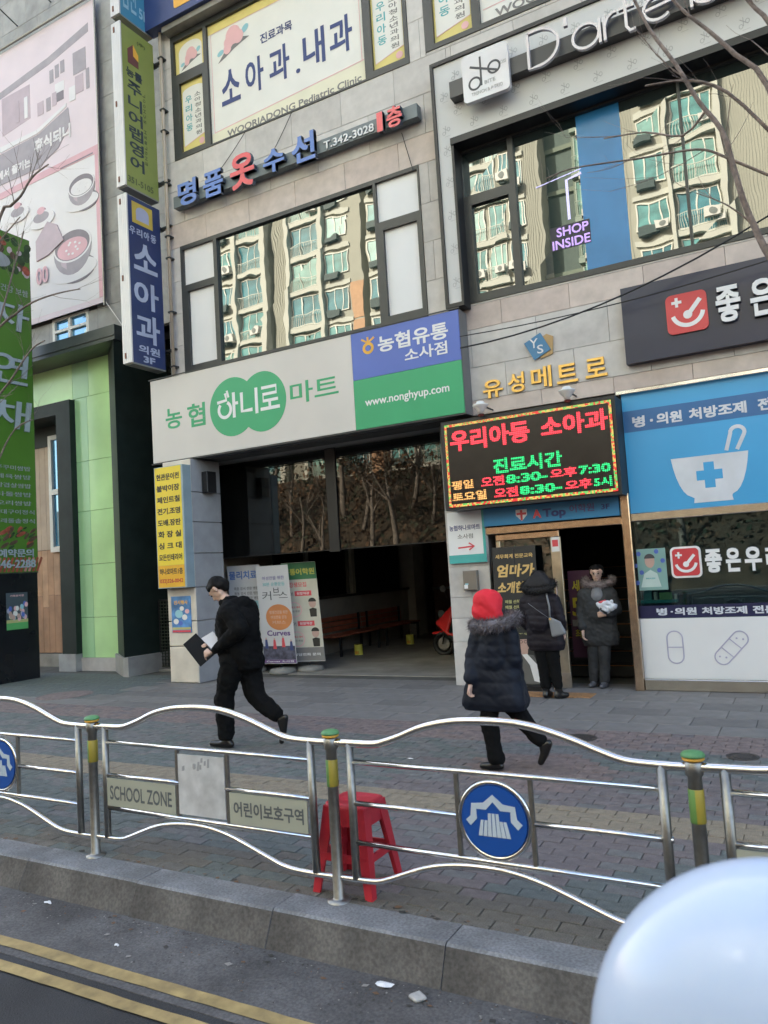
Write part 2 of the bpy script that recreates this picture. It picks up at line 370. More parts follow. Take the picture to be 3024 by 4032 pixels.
op = box('far_pavement', M_SLAB2, None, -160, 160, -17, -13.5, -.30, -.02); tag(op, kind='structure')

kb = box('kerb', M_JOINT, None, -60, 40, 3.31, 3.49, -.28, -.012); tag(kb, kind='structure')
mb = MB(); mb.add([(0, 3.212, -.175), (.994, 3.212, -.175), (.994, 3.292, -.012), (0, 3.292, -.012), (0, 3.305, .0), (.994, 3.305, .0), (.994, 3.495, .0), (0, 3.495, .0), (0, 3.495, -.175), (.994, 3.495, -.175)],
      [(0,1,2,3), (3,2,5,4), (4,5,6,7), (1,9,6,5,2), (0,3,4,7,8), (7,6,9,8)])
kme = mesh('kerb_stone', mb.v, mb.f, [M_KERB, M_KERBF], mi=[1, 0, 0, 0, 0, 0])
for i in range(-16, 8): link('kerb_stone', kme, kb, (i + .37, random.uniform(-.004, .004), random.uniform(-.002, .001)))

pv = box('pavement', M_JOINT, None, -60, 40, 3.495, 10.9, -.28, -.010); tag(pv, kind='structure')
PM = [P_GREEN, P_GREY, P_MAUVE, P_TAN, P_PINK, P_BROWN]
def pav_color(x, y):
    n = mnoise.noise(Vector((x*.55, y*.9, 3.1))); r = random.random()
    if 5.04 < y < 5.36: return 3
    if 7.05 < y < 7.82: return 4 if r < .8 else 2
    if (x + 2.15)**2*.8 + (y - 6.2)**2 < .34 or (x+10.8)**2*.5 + (y-8.4)**2 < .3: return 4
    if y < 3.85: return 5 if r < .6 else (0 if x < -2.6 or x > -1.6 else 2)
    if y < 5.04:
        if x < -2.75: return 0 if r < .72 else (1 if r < .9 else 5)
        if y < 4.0 + .85*(x + 1.45) + .1: return 0 if r < .8 else 1
        return 2 if r < .75 else 1
    if y < 7.05:
        if x > -3.3 and y < 6.4: return 2 if r < .75 else 1
        return 1 if r < .55 + .4*n else 0
    return 0
ps = []; BW, BH = .2, .1
pm = {}
for k in range(len(PM)):
    b = MB(); b.tbox(-BW/2+.002, BW/2-.002, -BH/2+.002, BH/2-.002, -.03, .0, .003); pm[k] = mesh('paver', b.v, b.f, PM[k])
for j in range(43):
    for i in range(-66, 7):
        x = (i + (.5 if j % 2 else 0)) * BW; y = 3.495 + BH/2 + j*BH
        ps.append((x, y, pav_color(x, y)))
cx, cy = -1.9, 2.2
vis = lambda x, y: abs(math.atan2(x, y) + math.radians(28.92)) < math.radians(28.5)
ps.sort(key=lambda p: (not vis(p[0], p[1]), (p[0]-0)**2 + p[1]**2))
for x, y, k in ps[:298]: link('paver', pm[k], pv, (x, y, random.uniform(-.003, .002)))
mb = MB()
for x, y, k in ps[298:]:
    mb.k = k; dz = random.uniform(-.003, .002); mb.tbox(x-BW/2+.002, x+BW/2-.002, y-BH/2+.002, y+BH/2-.002, -.03, dz, .003)
tag(mb.build('pavers', PM, pv), kind='stuff')

fc = box('forecourt', M_JOINT, None, -22, 12, 7.80, 11.6, -.27, -.008); tag(fc, kind='structure')
sm = []
for k, mm in enumerate((M_SLAB, M_SLAB2, P_GREEN)):
    b = MB(); b.tbox(-.297, .297, -.197, .197, -.03, 0, .004); sm.append(mesh('paving_slab', b.v, b.f, mm))
for j in range(8):
    for i in range(-24, 4):
        x, y = i*.6 + (.3 if j % 2 else 0), 8.0 + j*.4
        if y > 10.6: continue
        k = 2 if (x < -9.9 and y > 8.3) else (0 if random.random() < .7 else 1)
        link('paving_slab', sm[k], fc, (x, y, random.uniform(-.001, .003)))
# round covers and small drain plate
def cover(name, x, y, r, m, label, group=None):
    mb = MB(); mb.lathe([(r, -.02), (r, .004), (r-.03, .006), (r-.035, .002), (r-.05, .002), (r-.055, .006), (.02, .006)], (x, y, 0), 36)
    o = mb.build(name, m); tag(o, label, 'manhole cover', group); return o
M_IRON = mat('iron_lid', (.07, .06, .055), .6, .4, var=.3, scale=20, bump=.5, bscale=60)
cover('manhole_cover', -2.13, 6.27, .30, P_PINK, 'round pinkish paved manhole cover under the feet of the woman in the red hood')
cover('manhole_cover', -10.8, 8.42, .44, P_PINK, 'large round pinkish manhole cover in front of the green shop portal')
cover('manhole_cover', -2.1, 7.42, .17, M_IRON, 'small dark round cover in the pink paving strip before the doorway')
cover('manhole_cover', -.64, 7.08, .13, M_IRON, 'tiny dark round cover far along the pink strip before the pharmacy')
mb = MB(); mb.tbox(-3.42, -2.51, 9.49, 9.80, -.003, .012, .004)
tag(mb.build('doormat', mat('orange_mat', (.38, .20, .09), .8, var=.25, scale=20, bump=.5, bscale=60)), 'flat orange tactile strip on the slabs in front of the doorway', 'tactile strip')

# ------------------------------------------------------------------ stone building with the shops (walls, tiles, windows)
def tiles(wallname, F, X, rows, cols, holes, mats, pink=None, th=.035, gap=.004, name='stone_tile'):
    for r in range(len(rows)-1):
        z0, z1 = rows[r], rows[r+1]; off = (cols*.5 if r % 2 else 0); x = X[0] - off
        while x < X[1]:
            a = (max(x, X[0]), min(x + cols, X[1]), z0, z1); x += cols
            if a[1] - a[0] < .03: continue
            for p in subtract(a, holes):
                mm = random.choice(pink) if (pink and any(abs(z0 - q) < .01 for q in PINKROWS)) else random.choice(mats)
                mb = MB(); pr = random.uniform(0, .002)
                # front-facing chamfered tile, built through F
                g_, c = gap/2, .003
                u0, u1, v0, v1 = p[0]+g_, p[1]-g_, p[2]+g_, p[3]-g_
                A = [F(u0,v0,0), F(u1,v0,0), F(u1,v1,0), F(u0,v1,0)]; B = [F(u0,v0,th-c), F(u1,v0,th-c), F(u1,v1,th-c), F(u0,v1,th-c)]
                T = [F(u0+c,v0+c,th+pr), F(u1-c,v0+c,th+pr), F(u1-c,v1-c,th+pr), F(u0+c,v1-c,th+pr)]
                mb.add(A+B+T, [(0,1,5,4),(1,2,6,5),(2,3,7,6),(3,0,4,7),(4,5,9,8),(5,6,10,9),(6,7,11,10),(7,4,8,11),(8,9,10,11)])
                mb.build(name, mm, wallname)
PINKROWS = (7.83, 5.12, 3.86)
sb = thing('stone_shop_building', 'pale granite tiled shop building with reflecting upstairs windows and signboards', 'building', (-3, 10.2, 0))
YW = 10.235
W1 = (-9.55, -4.67, 5.47, 7.83); WC = (-9.58, -4.70, 9.47, 11.95); WD = (-4.10, 1.6, 5.50, 7.93); WC2 = (-4.42, 1.6, 9.52, 12.0)
holes = [W1, WC, WD, WC2]
mb = MB()
for r in subtract((-9.9, 4.0, 3.86, 13.2), holes): mb.box(r[0], r[1], YW, YW+.4, r[2], r[3])
for r in subtract((-4.62, -2.0, 2.24, 3.86), [(-4.0, -2.1, 0, 2.3)]): mb.box(r[0], r[1], YW, YW+.4, r[2], r[3])
mb.box(-9.9, 14, YW, 24, 13.2, 21.5); mb.box(-9.9, -9.6, YW+.4, 24, 3.86, 13.2)
mb.box(4.0, 14, YW, 24, -.1, 13.2); mb.box(-9.9, 4, 23.5, 24, -.1, 13.2)
mb.build('wall', M_JOINT, sb)
Fw = FY(YW)
tiles(sb, Fw, (-9.9, 1.2), [3.86, 4.08, 4.56, 5.12, 5.47, 6.0, 6.6, 7.2, 7.83, 8.28, 8.9, 9.47, 10.1, 10.7, 11.3, 11.9, 12.5], .98,
      holes + [(-10.1, -4.1, 3.84, 5.36), (-4.1, 1.3, 7.93, 9.1)], M_STONE, M_STONEP)
tiles(sb, Fw, (-4.62, -3.98), [0, .62, .96, 1.26, 1.70], .7, [(-4.36, -4.1, 0, .55)], M_STONE)
# lower jambs behind/under the signs
mb = MB(); mb.box(-4.60, -4.02, YW+.002, YW+.55, 0, 2.5); mb.build('pillar_core', M_STONE[1], sb)
mb = MB(); mb.bbox(-4.62, -3.98, YW-.035, YW, 1.70, 2.53); mb.build('stone_tile', M_STONE[1], sb)
mb = MB(); mb.box(-4.36, -4.1, YW-.02, YW+.002, 0.02, .55); mb.build('vent_recess', M_DARKFRAME, sb)
# left pillar: rusticated blocks
zz = [0, .62, 1.05, 1.62, 2.2, 2.74, 3.26, 3.84]
for a, b in zip(zz, zz[1:]):
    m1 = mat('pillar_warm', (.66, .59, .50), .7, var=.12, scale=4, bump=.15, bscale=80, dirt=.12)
    mb = MB(); mb.bbox(-9.82, -9.17, 9.80, 10.3, a+.008, b-.008, .012); mb.build('stone_block', m1, sb)
mb = MB(); mb.box(-9.79, -9.195, 9.83, 10.53, 0, 3.84); mb.build('pillar_core', M_STONEG[0], sb)
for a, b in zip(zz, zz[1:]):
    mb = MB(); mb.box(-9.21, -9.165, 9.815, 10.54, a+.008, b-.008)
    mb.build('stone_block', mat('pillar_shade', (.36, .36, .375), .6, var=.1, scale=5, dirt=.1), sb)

def window(W, Y, splits, bars=.055, par=sb, frame_m=M_DARKFRAME, gl=None, dep=.09):
    """W outer rect; splits = list of (rect, material) panes; the frame fills the rest"""
    panes = [s[0] for s in splits]
    mb = MB()
    for r in subtract(W, panes): mb.box(r[0], r[1], Y-.02, Y+dep, r[2], r[3])
    fr = mb.build('window_frame', frame_m, par)
    for (r, mm) in splits:
        tilt = random.uniform(-.006, .006)
        m_ = MB(); m_.add([(r[0], Y+.035+tilt, r[2]), (r[1], Y+.035-tilt, r[2]), (r[1], Y+.035, r[3]), (r[0], Y+.035, r[3]),
                           (r[0], Y+.045, r[2]), (r[1], Y+.045, r[2]), (r[1], Y+.045, r[3]), (r[0], Y+.045, r[3])],
                          [(0,1,2,3),(7,6,5,4),(0,4,5,1),(1,5,6,2),(2,6,7,3),(3,7,4,0)])
        m_.build('window_pane', mm, fr)
    return fr
YG = YW - .03
window(W1, YG, [((-9.49, -8.77, 7.08, 7.76), M_WHITEP), ((-9.40, -8.79, 5.59, 6.96), M_WHITEP), ((-5.43, -4.70, 7.12, 7.77), M_WHITEP), ((-5.34, -4.75, 5.61, 6.98), M_WHITEP),
                ((-8.69, -5.48, 5.53, 7.76), G_UP)])
# dark room behind the upstairs glass
mb = MB(); mb.box(-9.6, 1.7, YW+.42, YW+.5, 5.2, 12.2); mb.build('dark_room', M_BLACK, sb)
wd = window(WD, YG, [((-3.97, -3.26, 7.10, 7.77), G_UP), ((-3.86, -3.29, 5.62, 6.95), G_UP), ((-3.18, -.965, 5.58, 7.77), G_UP), ((-.935, 1.5, 5.58, 7.77), G_UP)])
F = FY(YG + .033)
shape('blue_film', F, rect(F, -2.28, -1.70, 5.585, 7.765), mat('blue_film_m', (.03, .20, .46), .25, var=.2, scale=1.2), wd, 0, .002)
shape('dark_film', F, rect(F, -2.74, -2.30, 5.585, 7.765), glass('dark_film_g', (.6, .75, .7), .10, 0, (.012, .022, .022), .004), wd, 0, .002)
VIOLET = led('violet_led', (.55, .36, .95), .5, .012)
o = thing('led_shop_sign', 'small violet lit sign reading SHOP INSIDE behind the upstairs glass', 'neon sign', (-2.5, YG, 6))
F2 = FY(YG + .028)
M_DF = mat('dark_sign_back', (.015, .015, .03), .5)
shape('backing', F2, rect(F2, -2.75, -2.20, 5.97, 6.30), M_DF, o, 0, .002)
text('SHOP', F2, -2.66, -2.22, 6.15, 6.28, VIOLET, o, .002, .004)
text('INSIDE', F2, -2.73, -2.21, 5.98, 6.11, VIOLET, o, .002, .004)
VW = led('violet_white_led', (.62, .60, 1.0), .5, .010)
line('glow_bar', F2, [(-2.47, 6.36), (-2.47, 6.92), (-2.26, 6.96)], .035, VW, o, 0, .003)
line('glow_bar', F2, [(-2.90, 6.94), (-2.26, 7.02)], .012, VW, o, 0, .003)

# clinic windows with printed films
CY = mat('print_cream', (.78, .76, .72), .6, var=.03); PY = mat('print_yellow', (.74, .62, .22), .6, var=.12, scale=2)
PPINK = mat('print_pink', (.78, .45, .47), .6, var=.05); PNAVY = mat('print_navy', (.045, .065, .20), .6, var=.1)
PGREY = mat('print_grey', (.22, .21, .21), .6, var=.1); PTEAL = mat('print_teal', (.12, .42, .45), .6, var=.1); PSKY = mat('print_sky', (.30, .55, .62), .6, var=.1)
fw = window(WC, YG, [((-9.51, -8.79, 11.08, 11.74), PY), ((-9.40, -8.84, 9.57, 10.89), PY), ((-8.71, -5.48, 9.50, 11.74), CY), ((-5.34, -4.77, 9.58, 11.8), PY)])
F = FY(YG + .033)
shape('print_panel', F, [(-9.42, 11.12), (-8.86, 11.12), (-8.86, 11.5)] + ell(-9.14, 11.5, .28, .17, 12, 0, PI)[1:-1] + [(-9.42, 11.5)], CY, fw)
def mascot(F, cx, cz, s, par):
    """a plain round pink cloud shape on a grey hill, no drawn creature"""
    shape('print_hill', F, [(cx-.9*s, cz-.85*s), (cx-.5*s, cz-.45*s), (cx, cz-.2*s), (cx+.5*s, cz-.12*s), (cx+.9*s, cz-.25*s), (cx+.45*s, cz-.36*s), (cx, cz-.5*s), (cx-.5*s, cz-.72*s)], PGREY, par, .002, .004)
    for i, (dx, dz, r) in enumerate(((0, .15, .42), (.28, -.02, .3), (-.25, -.1, .28), (-.35, -.38, .22))): shape('print_blob', F, ell(cx+dx*s, cz+dz*s, r*s, r*s*1.05, 18), PPINK, par, .002, .0045+.0004*i)
    shape('print_blob', F, ell(cx+.68*s, cz+.2*s, .22*s, .15*s, 14, rot=.7), PSKY, par, .002, .004)
    shape('print_blob', F, ell(cx-.75*s, cz-.42*s, .2*s, .12*s, 14, rot=.4), PSKY, par, .002, .004)
mascot(F, -9.13, 11.38, .27, fw)
shape('print_top', F, rect(F, -8.705, -5.485, 11.57, 11.735), PY, fw)
shape('print_foot', F, [(-8.705, 9.505), (-5.485, 9.505), (-5.485, 9.86), (-8.705, 9.70)], mat('print_cream2', (.78, .74, .58), .6, var=.05), fw)
line('print_line', F, [(-8.64, 9.71), (-5.51, 9.87)], .014, PPINK, fw, .002, .004)
line('print_line', F, [(-8.64, 9.71), (-8.64, 11.565), (-5.55, 11.565), (-5.55, 9.87)], .010, PPINK, fw, .002, .004)
mascot(F, -8.13, 11.30, .40, fw)
text('진료과목', F, -7.54, -6.86, 10.94, 11.12, PNAVY, fw, .002, .004, .02)
for s, a, b in (('소', -8.45, -8.02), ('아', -7.90, -7.50), ('과', -7.38, -6.95), ('.', -6.83, -6.74), ('내', -6.67, -6.23), ('과', -6.14, -5.70)):
    text(s, F, a, b, 10.13 if s != '.' else 10.13, 10.76 if s != '.' else 10.21, PNAVY, fw, .002, .004, .022)
text('WOORIADONG Pediatric Clinic', F, -8.36, -5.58, 9.535, 9.66, PGREY, fw, .002, .0045, .025)
def side_panel(x0, x1, z0, z1, par, F):
    w = x1-x0
    shape('print_panel', F, [(x0+.03, z0+.12), (x1-.03, z0+.25), (x1-.03, z1-.17)] + ell((x0+x1)/2, z1-.17, w/2-.03, .07, 10, 0, PI)[1:-1] + [(x0+.03, z1-.17)], CY, par)
    line('print_line', F, [(x0+.03, z0+.12), (x1-.03, z0+.25)], .01, PPINK, par, .002, .004)
    h = (z1-z0-.45)/4
    for i, s in enumerate('우리아동'): text(s, F, x0+w*.16, x0+w*.44, z1-.24-h*(i+1)*.82+.02, z1-.24-h*i*.82-.02, PTEAL, par, .002, .004, .02)
    for i, s in enumerate('소아청소년과의원'): text(s, F, x0+w*.56, x0+w*.82, z1-.24-h*(i+1)*.48+.015, z1-.24-h*i*.48-.012, PGREY, par, .002, .004, .02)
    shape('print_seal', F, ell(x1-w*.2, z0+.12, .06, .06, 14), PPINK, par, .002, .005)
side_panel(-9.40, -8.84, 9.57, 10.89, fw, F); side_panel(-5.34, -4.77, 9.58, 10.95, fw, F)
f2 = window(WC2, YG, [((-4.27, -3.65, 9.60, 11.8), PY), ((-3.52, 1.5, 9.60, 11.8), CY)])
side_panel(-4.27, -3.65, 9.60, 11.0, f2, F)
line('print_line', F, [(-3.48, 9.83), (1.4, 10.0)], .012, PPINK, f2, .002, .004)
text('WOORIADONG Pediatric Clinic', F, -3.3, 0.0, 9.64, 9.77, PGREY, f2, .002, .0045, .025)

# ------------------------------------------------------------------ signs on the stone building
PGRN = mat('sign_green', (.035, .36, .16), .35, var=.06, scale=1.5); PBLU = mat('sign_blue', (.09, .15, .50), .35, var=.06, scale=1.5)
PWHT = mat('sign_white', (.64, .60, .57), .4, var=.06, scale=.8, dirt=.03); PORG = mat('sign_orange', (.80, .42, .06), .5)
mb = MB(); mb.box(-10.14, -4.06, 9.92, 10.19, 3.86, 5.37)
hs = mb.build('mart_signboard', mat('sign_case', (.16, .16, .16), .5)); tag(hs, 'long white, blue and green signboard of the mart over the wide entrance', 'signboard')
F = FY(9.92)
shape('white_face', F, rect(F, -10.13, -5.87, 3.87, 5.36), PWHT, hs, 0, .02)
shape('blue_face', F, rect(F, -5.865, -4.07, 4.635, 5.36), PBLU, hs, 0, .02)
shape('green_face', F, rect(F, -5.865, -4.07, 3.87, 4.63), PGRN, hs, 0, .02)
a, b = .02, .024
text('농', F, -9.79, -9.40, 4.43, 4.80, PGRN, hs, a, b, .02); text('협', F, -9.27, -8.86, 4.39, 4.80, PGRN, hs, a, b, .02)
shape('logo_disc', F, ell(-8.25, 4.61, .50, .50, 44), PGRN, hs, a, b)
shape('logo_disc', F, ell(-7.62, 4.60, .48, .50, 44), PGRN, hs, a, b+.0004)
mb = MB(); c_, d_ = b+.0005, b+.004
stroke(mb, F, ell(-8.42, 4.58, .13, .13, 22, PI*.75, PI*2.35), .055, c_, d_); stroke(mb, F, [(-8.58, 4.72), (-8.38, 4.74), (-8.40, 4.86)], .05, c_, d_); stroke(mb, F, [(-8.36, 4.90), (-8.33, 4.78)], .04, c_, d_+.0003)
stroke(mb, F, [(-8.22, 4.85), (-8.22, 4.42)], .06, c_, d_); stroke(mb, F, [(-8.22, 4.66), (-8.13, 4.66)], .05, c_, d_+.0003)
stroke(mb, F, [(-8.05, 4.82), (-8.05, 4.50), (-7.83, 4.50)], .06, c_, d_); stroke(mb, F, [(-7.74, 4.85), (-7.74, 4.42)], .06, c_, d_)
stroke(mb, F, [(-7.63, 4.82), (-7.33, 4.82), (-7.33, 4.71), (-7.60, 4.71), (-7.60, 4.60), (-7.30, 4.60)], .05, c_, d_); stroke(mb, F, [(-7.47, 4.58), (-7.47, 4.49)], .05, c_, d_+.0003); stroke(mb, F, [(-7.66, 4.47), (-7.27, 4.47)], .055, c_, d_+.0006)
mb.build('logo_lettering', M_WHITEP, hs)
text('마트', F, -7.06, -6.14, 4.45, 4.80, PGRN, hs, a, b, .012)
text('농협유통', F, -5.40, -4.24, 4.98, 5.23, M_WHITEP, hs, a, b, .028); text('소사점', F, -4.96, -4.27, 4.76, 4.95, M_WHITEP, hs, a, b, .02)
mb = MB(); stroke(mb, F, ell(-5.57, 5.09, .075, .07, 20), .045, a, b, True); stroke(mb, F, [(-5.68, 5.24), (-5.57, 5.17), (-5.46, 5.24)], .03, a, b+.0005); stroke(mb, F, [(-5.57, 5.26), (-5.57, 5.18)], .03, a, b+.001)
mb.build('logo_emblem', PORG, hs)
text('www.nonghyup.com', F, -5.68, -4.28, 4.17, 4.33, M_WHITEP, hs, a, b, .015)
mb = MB(); mb.box(-10.16, -4.04, 9.885, 9.90, 5.372, 5.39); mb.box(-10.16, -4.04, 9.885, 9.90, 3.84, 3.858); mb.build('edge_trim', M_DARKFRAME, hs)

# mending shop channel letters
rp = box('repair_signboard', mat('grey_channel', (.13, .16, .18), .4), None, -9.50, -4.55, 10.02, 10.16, 8.47, 8.68); tag(rp, 'grey channel bar with blue and red raised letters under the clinic window', 'sign')
LB = mat('letter_blue', (.10, .20, .55), .3, var=.05); LR = mat('letter_red', (.72, .09, .11), .3, var=.05); LG = mat('letter_side', (.10, .12, .16), .4)
def chan(s, F, u0, u1, v0, v1, m, par, depth=.07, off=0, bold=.03):
    text(s, F, u0, u1, v0, v1, LG, par, off, off+depth, bold*1.35, 'letter_body'); return text(s, F, u0+.006, u1-.006, v0+.006, v1-.006, m, par, off+depth+.001, off+depth+.006, bold)
F = FY(10.01)
for s, x0, x1, z0, z1, m in (('명', -9.32, -8.87, 8.39, 8.86, LB), ('품', -8.72, -8.26, 8.37, 8.84, LB), ('옷', -8.11, -7.57, 8.32, 8.94, LR), ('수', -7.40, -6.95, 8.39, 8.80, LB), ('선', -6.81, -6.34, 8.37, 8.86, LB),
                             ('1', -5.21, -5.09, 8.39, 8.71, LR), ('층', -5.04, -4.76, 8.38, 8.72, LR)): chan(s, F, x0, x1, z0, z1, m, rp)
text('T.342-3028', F, -6.22, -5.29, 8.49, 8.62, M_WHITEP, rp, 0, .012, .02)
# navy board above the clinic window
nb = box('navy_signboard', mat('board_navy', (.03, .05, .17), .4, var=.1), None, -9.95, 1.5, 9.92, 10.15, 11.97, 13.0); tag(nb, 'dark navy signboard with a yellow square above the clinic window', 'signboard')
F = FY(9.92); shape('yellow_square', F, rrect(-9.2, -8.25, 12.1, 12.95, .05), PORG, nb, 0, .006); shape('white_arch', F, rrect(-9.08, -8.37, 12.2, 12.95, .08), CY, nb, .006, .01)
mb = MB(); mb.box(-9.6, 1.5, 10.0, 10.2, 11.86, 11.965); mb.build('ledge', M_CONC, nb)

# hair salon frame
da = thing('salon_sign_frame', 'white signboard with black edge and outline lettering round the upper right window', 'signboard', (-2, 10, 8.5))
DW = mat('salon_white', (.58, .575, .58), .45, var=.04, scale=1, dirt=.02); DP = mat('salon_print', (.36, .36, .37), .6)
mb = MB(); mb.box(-4.22, 1.7, 9.97, 10.19, 7.90, 9.06); mb.box(-4.22, -4.02, 9.97, 10.19, 5.48, 7.90); mb.build('white_board', DW, da)
mb = MB(); mb.box(-4.27, -4.222, 9.94, 10.19, 5.42, 9.12); mb.box(-4.222, 1.7, 9.94, 10.19, 9.062, 9.12); mb.box(-4.222, -3.98, 9.94, 10.19, 5.42, 5.478); mb.box(-4.018, -3.98, 9.95, 10.19, 5.478, 7.86); mb.box(-4.018, 1.7, 9.93, 10.19, 7.80, 7.898)
mb.build('black_trim', M_BLACK, da)
F = FY(9.97); mb = MB(); rnd = random.Random(5)
marks = [(-4.12, z) for z in (5.75, 6.25, 6.75, 7.25, 7.72)] + [(-4.12 + i*.44 + (.2 if j % 2 else 0), 8.02 + j*.26) for j in range(4) for i in range(12)]
for x, z in marks:
    mb = MB()
    stroke(mb, F, ell(x, z, .022, .028, 9), .007, 0, .002, True); stroke(mb, F, ell(x+.075, z+.05, .022, .028, 9), .007, 0, .002, True)
    stroke(mb, F, [(x+.028, z), (x+.028, z+.11)], .007, 0, .0024); stroke(mb, F, [(x-.01, z+.09), (x+.08, z+.015)], .009, 0, .0028)
    stroke(mb, F, [(x+.01, z-.055), (x+.10, z-.05)], .003, 0, .002)
    mb.build('scissor_print', DP, da)
mb = MB(); mb.box(-3.92, 1.7, 9.80, 9.968, 8.40, 8.64); mb.build('mounting_bar', mat('bar_dark', (.05, .05, .055), .4), da)
F = FY(9.74); b = MB(); poly(b, F, rrect(-3.68, -3.0, 8.18, 8.87, .06), -.055, .02); b.build('logo_plate', mat('logo_plate', (.62, .61, .66), .12, var=.08, scale=2, coat=.5), da)
LK = mat('logo_ink', (.06, .06, .07), .5); mb = MB(); q0, q1 = .02, .023
stroke(mb, F, ell(-3.50, 8.42, .085, .085, 20), .028, q0, q1, True); stroke(mb, F, [(-3.405, 8.36), (-3.405, 8.78)], .028, q0, q1+.0004); stroke(mb, F, ell(-3.21, 8.56, .085, .085, 20), .028, q0, q1, True); stroke(mb, F, [(-3.56, 8.68), (-3.17, 8.50)], .03, q0, q1+.0008)
mb.build('logo_emblem', LK, da); text('BITE', F, -3.36, -3.20, 8.36, 8.41, DP, da, q0, q1, .01); text('LOSS', F, -3.14, -3.03, 8.56, 8.61, DP, da, q0, q1, .01); text('TRENCH & P TRIO', F, -3.56, -3.10, 8.25, 8.30, DP, da, q0, q1, .01)
DL = mat('salon_letter', (.50, .48, .54), .2, .3, var=.05)
def neonpath(paths, u, v, s, w=.036):
    mb = MB()
    for i, p in enumerate(paths): stroke(mb, F, [(u + a*s, v + c*s) for a, c in p], w, .0 + .001*i, .05 + .001*i)
    mb.build('letter', DL, da)
F = FY(9.74)
neonpath([[(.0, 1), (.0, 0), (.25, .0)] + [(x, y) for x, y in ell(.30, .5, .52, .5, 14, -PI/2, PI/2)] + [(.25, 1), (.0, 1)]], -2.71, 8.31, .50)
neonpath([[(0, 1), (0, .75)]], -2.19, 8.33, .5, .05)
neonpath([ell(.34, .32, .34, .32, 20) + [(.68, .32)], [(.70, .66), (.70, 0)]], -2.11, 8.31, .50)
neonpath([[(0, .66), (0, 0)], [(0, .36), (.08, .56), (.22, .66), (.32, .66)]], -1.70, 8.31, .50)
neonpath([[(.0, 1), (.0, .15), (.08, .02), (.22, .03)], [(-.16, .66), (.22, .66)]], -1.43, 8.31, .50)
neonpath([[(.03, .34), (.68, .40)] + [(x, y) for x, y in ell(.35, .34, .34, .32, 18, .2, 5.5)]], -1.22, 8.31, .50)
neonpath([[(0, 1), (0, 0)], ell(.36, .33, .34, .32, 20) + [(.70, .33)]], -.66, 8.31, .50)
neonpath([ell(.34, .32, .34, .32, 20) + [(.68, .32)], [(.70, .66), (.70, 0)]], -.16, 8.31, .50)

# gold letters and emblem
gl = thing('gold_letter_sign', 'gold raised building name letters with a small blue emblem on bare granite', 'sign', (-3, 10.19, 4.2))
GD = mat('gold', (.85, .52, .14), .3, .5, var=.1, scale=8); F = FY(10.195)
for s, x0, x1, z0, z1 in (('유', -3.88, -3.58, 4.07, 4.33), ('성', -3.50, -3.26, 4.09, 4.37), ('메', -3.16, -2.87, 4.09, 4.39), ('트', -2.80, -2.51, 4.10, 4.36), ('로', -2.41, -2.12, 4.11, 4.37)): text(s, F, x0, x1, z0, z1, GD, gl, 0, .03, .02)
shape('emblem_plate', F, [(-2.90, 4.83), (-2.81, 4.78), (-2.83, 4.54), (-3.0, 4.50), (-3.05, 4.75)], mat('emblem_tan', (.50, .32, .14), .4), gl, 0, .02)
shape('emblem_plate', F, [(-3.09, 4.49), (-2.85, 4.60), (-2.98, 4.86), (-3.22, 4.75)], mat('emblem_blue', (.06, .22, .42), .3), gl, .02, .035)
text('Y', F, -3.14, -3.02, 4.66, 4.79, M_WHITEP, gl, .035, .04, .01); text('S', F, -3.04, -2.95, 4.57, 4.69, M_WHITEP, gl, .035, .04, .01)
# dark pharmacy board upstairs
dk = box('dark_pharmacy_board', mat('board_ink', (.018, .022, .055), .3, var=.2, scale=1), None, -1.85, 2.2, 10.06, 10.19, 4.18, 5.18); tag(dk, 'dark ink blue board with a red pill logo and white raised letters', 'signboard')
F = FY(10.06); RD = mat('logo_red', (.62, .06, .07), .35, var=.06)
shape('logo_plate', F, rrect(-1.31, -.83, 4.44, 4.94, .07), RD, dk, 0, .03)
def smile(F, u, v, s, par, d):
    mb = MB(); stroke(mb, F, ell(u, v+.05*s, .30*s, .30*s, 14, PI*1.08, PI*1.95), .085*s, d, d+.004); stroke(mb, F, [(u+.02*s, v-.02*s), (u+.26*s, v+.26*s)], .09*s, d, d+.005)
    poly(mb, F, ell(u+.0*s, v-.03*s, .09*s, .09*s, 12), d, d+.006)
    stroke(mb, F, [(u-.30*s, v+.26*s), (u-.10*s, v+.26*s)], .06*s, d, d+.004); stroke(mb, F, [(u-.20*s, v+.16*s), (u-.20*s, v+.36*s)], .06*s, d, d+.0046)
    mb.build('logo_emblem', M_WHITEP, par)
smile(F, -1.06, 4.68, .6, dk, .03)
for s, x0 in (('좋', -.74), ('은', -.36), ('우', .02), ('리', .38), ('약', .74), ('국', 1.1)): chan(s, F, x0, x0+.29, 4.46, 4.92, M_WHITEP, dk, .05, 0, .03)
# ------------------------------------------------------------------ LED board
lb = thing('led_board', 'lit red and green LED message board with blinking dotted border above the doorway', 'led board', (-3.2, 9.8, 3.1))
mb = MB(); mb.box(-4.40, -1.98, 9.78, 10.19, 2.49, 3.75); mb.build('housing', mat('led_case', (.02, .02, .022), .5), lb)
F = FY(9.78); shape('screen', F, rect(F, -4.35, -2.02, 2.53, 3.71), mat('led_screen', (.022, .017, .015), .22, var=.2), lb, 0, .012)
LEDR = led('led_red', (1, .035, .06), 0.62); LEDG = led('led_green', (.005, .75, .20), .45); LEDO = led('led_amber', (.85, .42, .12), .45); LEDB = led('led_border', None, .42, .011)
for r in ((-4.345, -2.025, 3.662, 3.70), (-4.345, -2.025, 2.535, 2.573), (-4.345, -4.309, 2.573, 3.662), (-2.061, -2.025, 2.573, 3.662)): shape('dot_border', F, rect(F, *r), LEDB, lb, .012, .014)
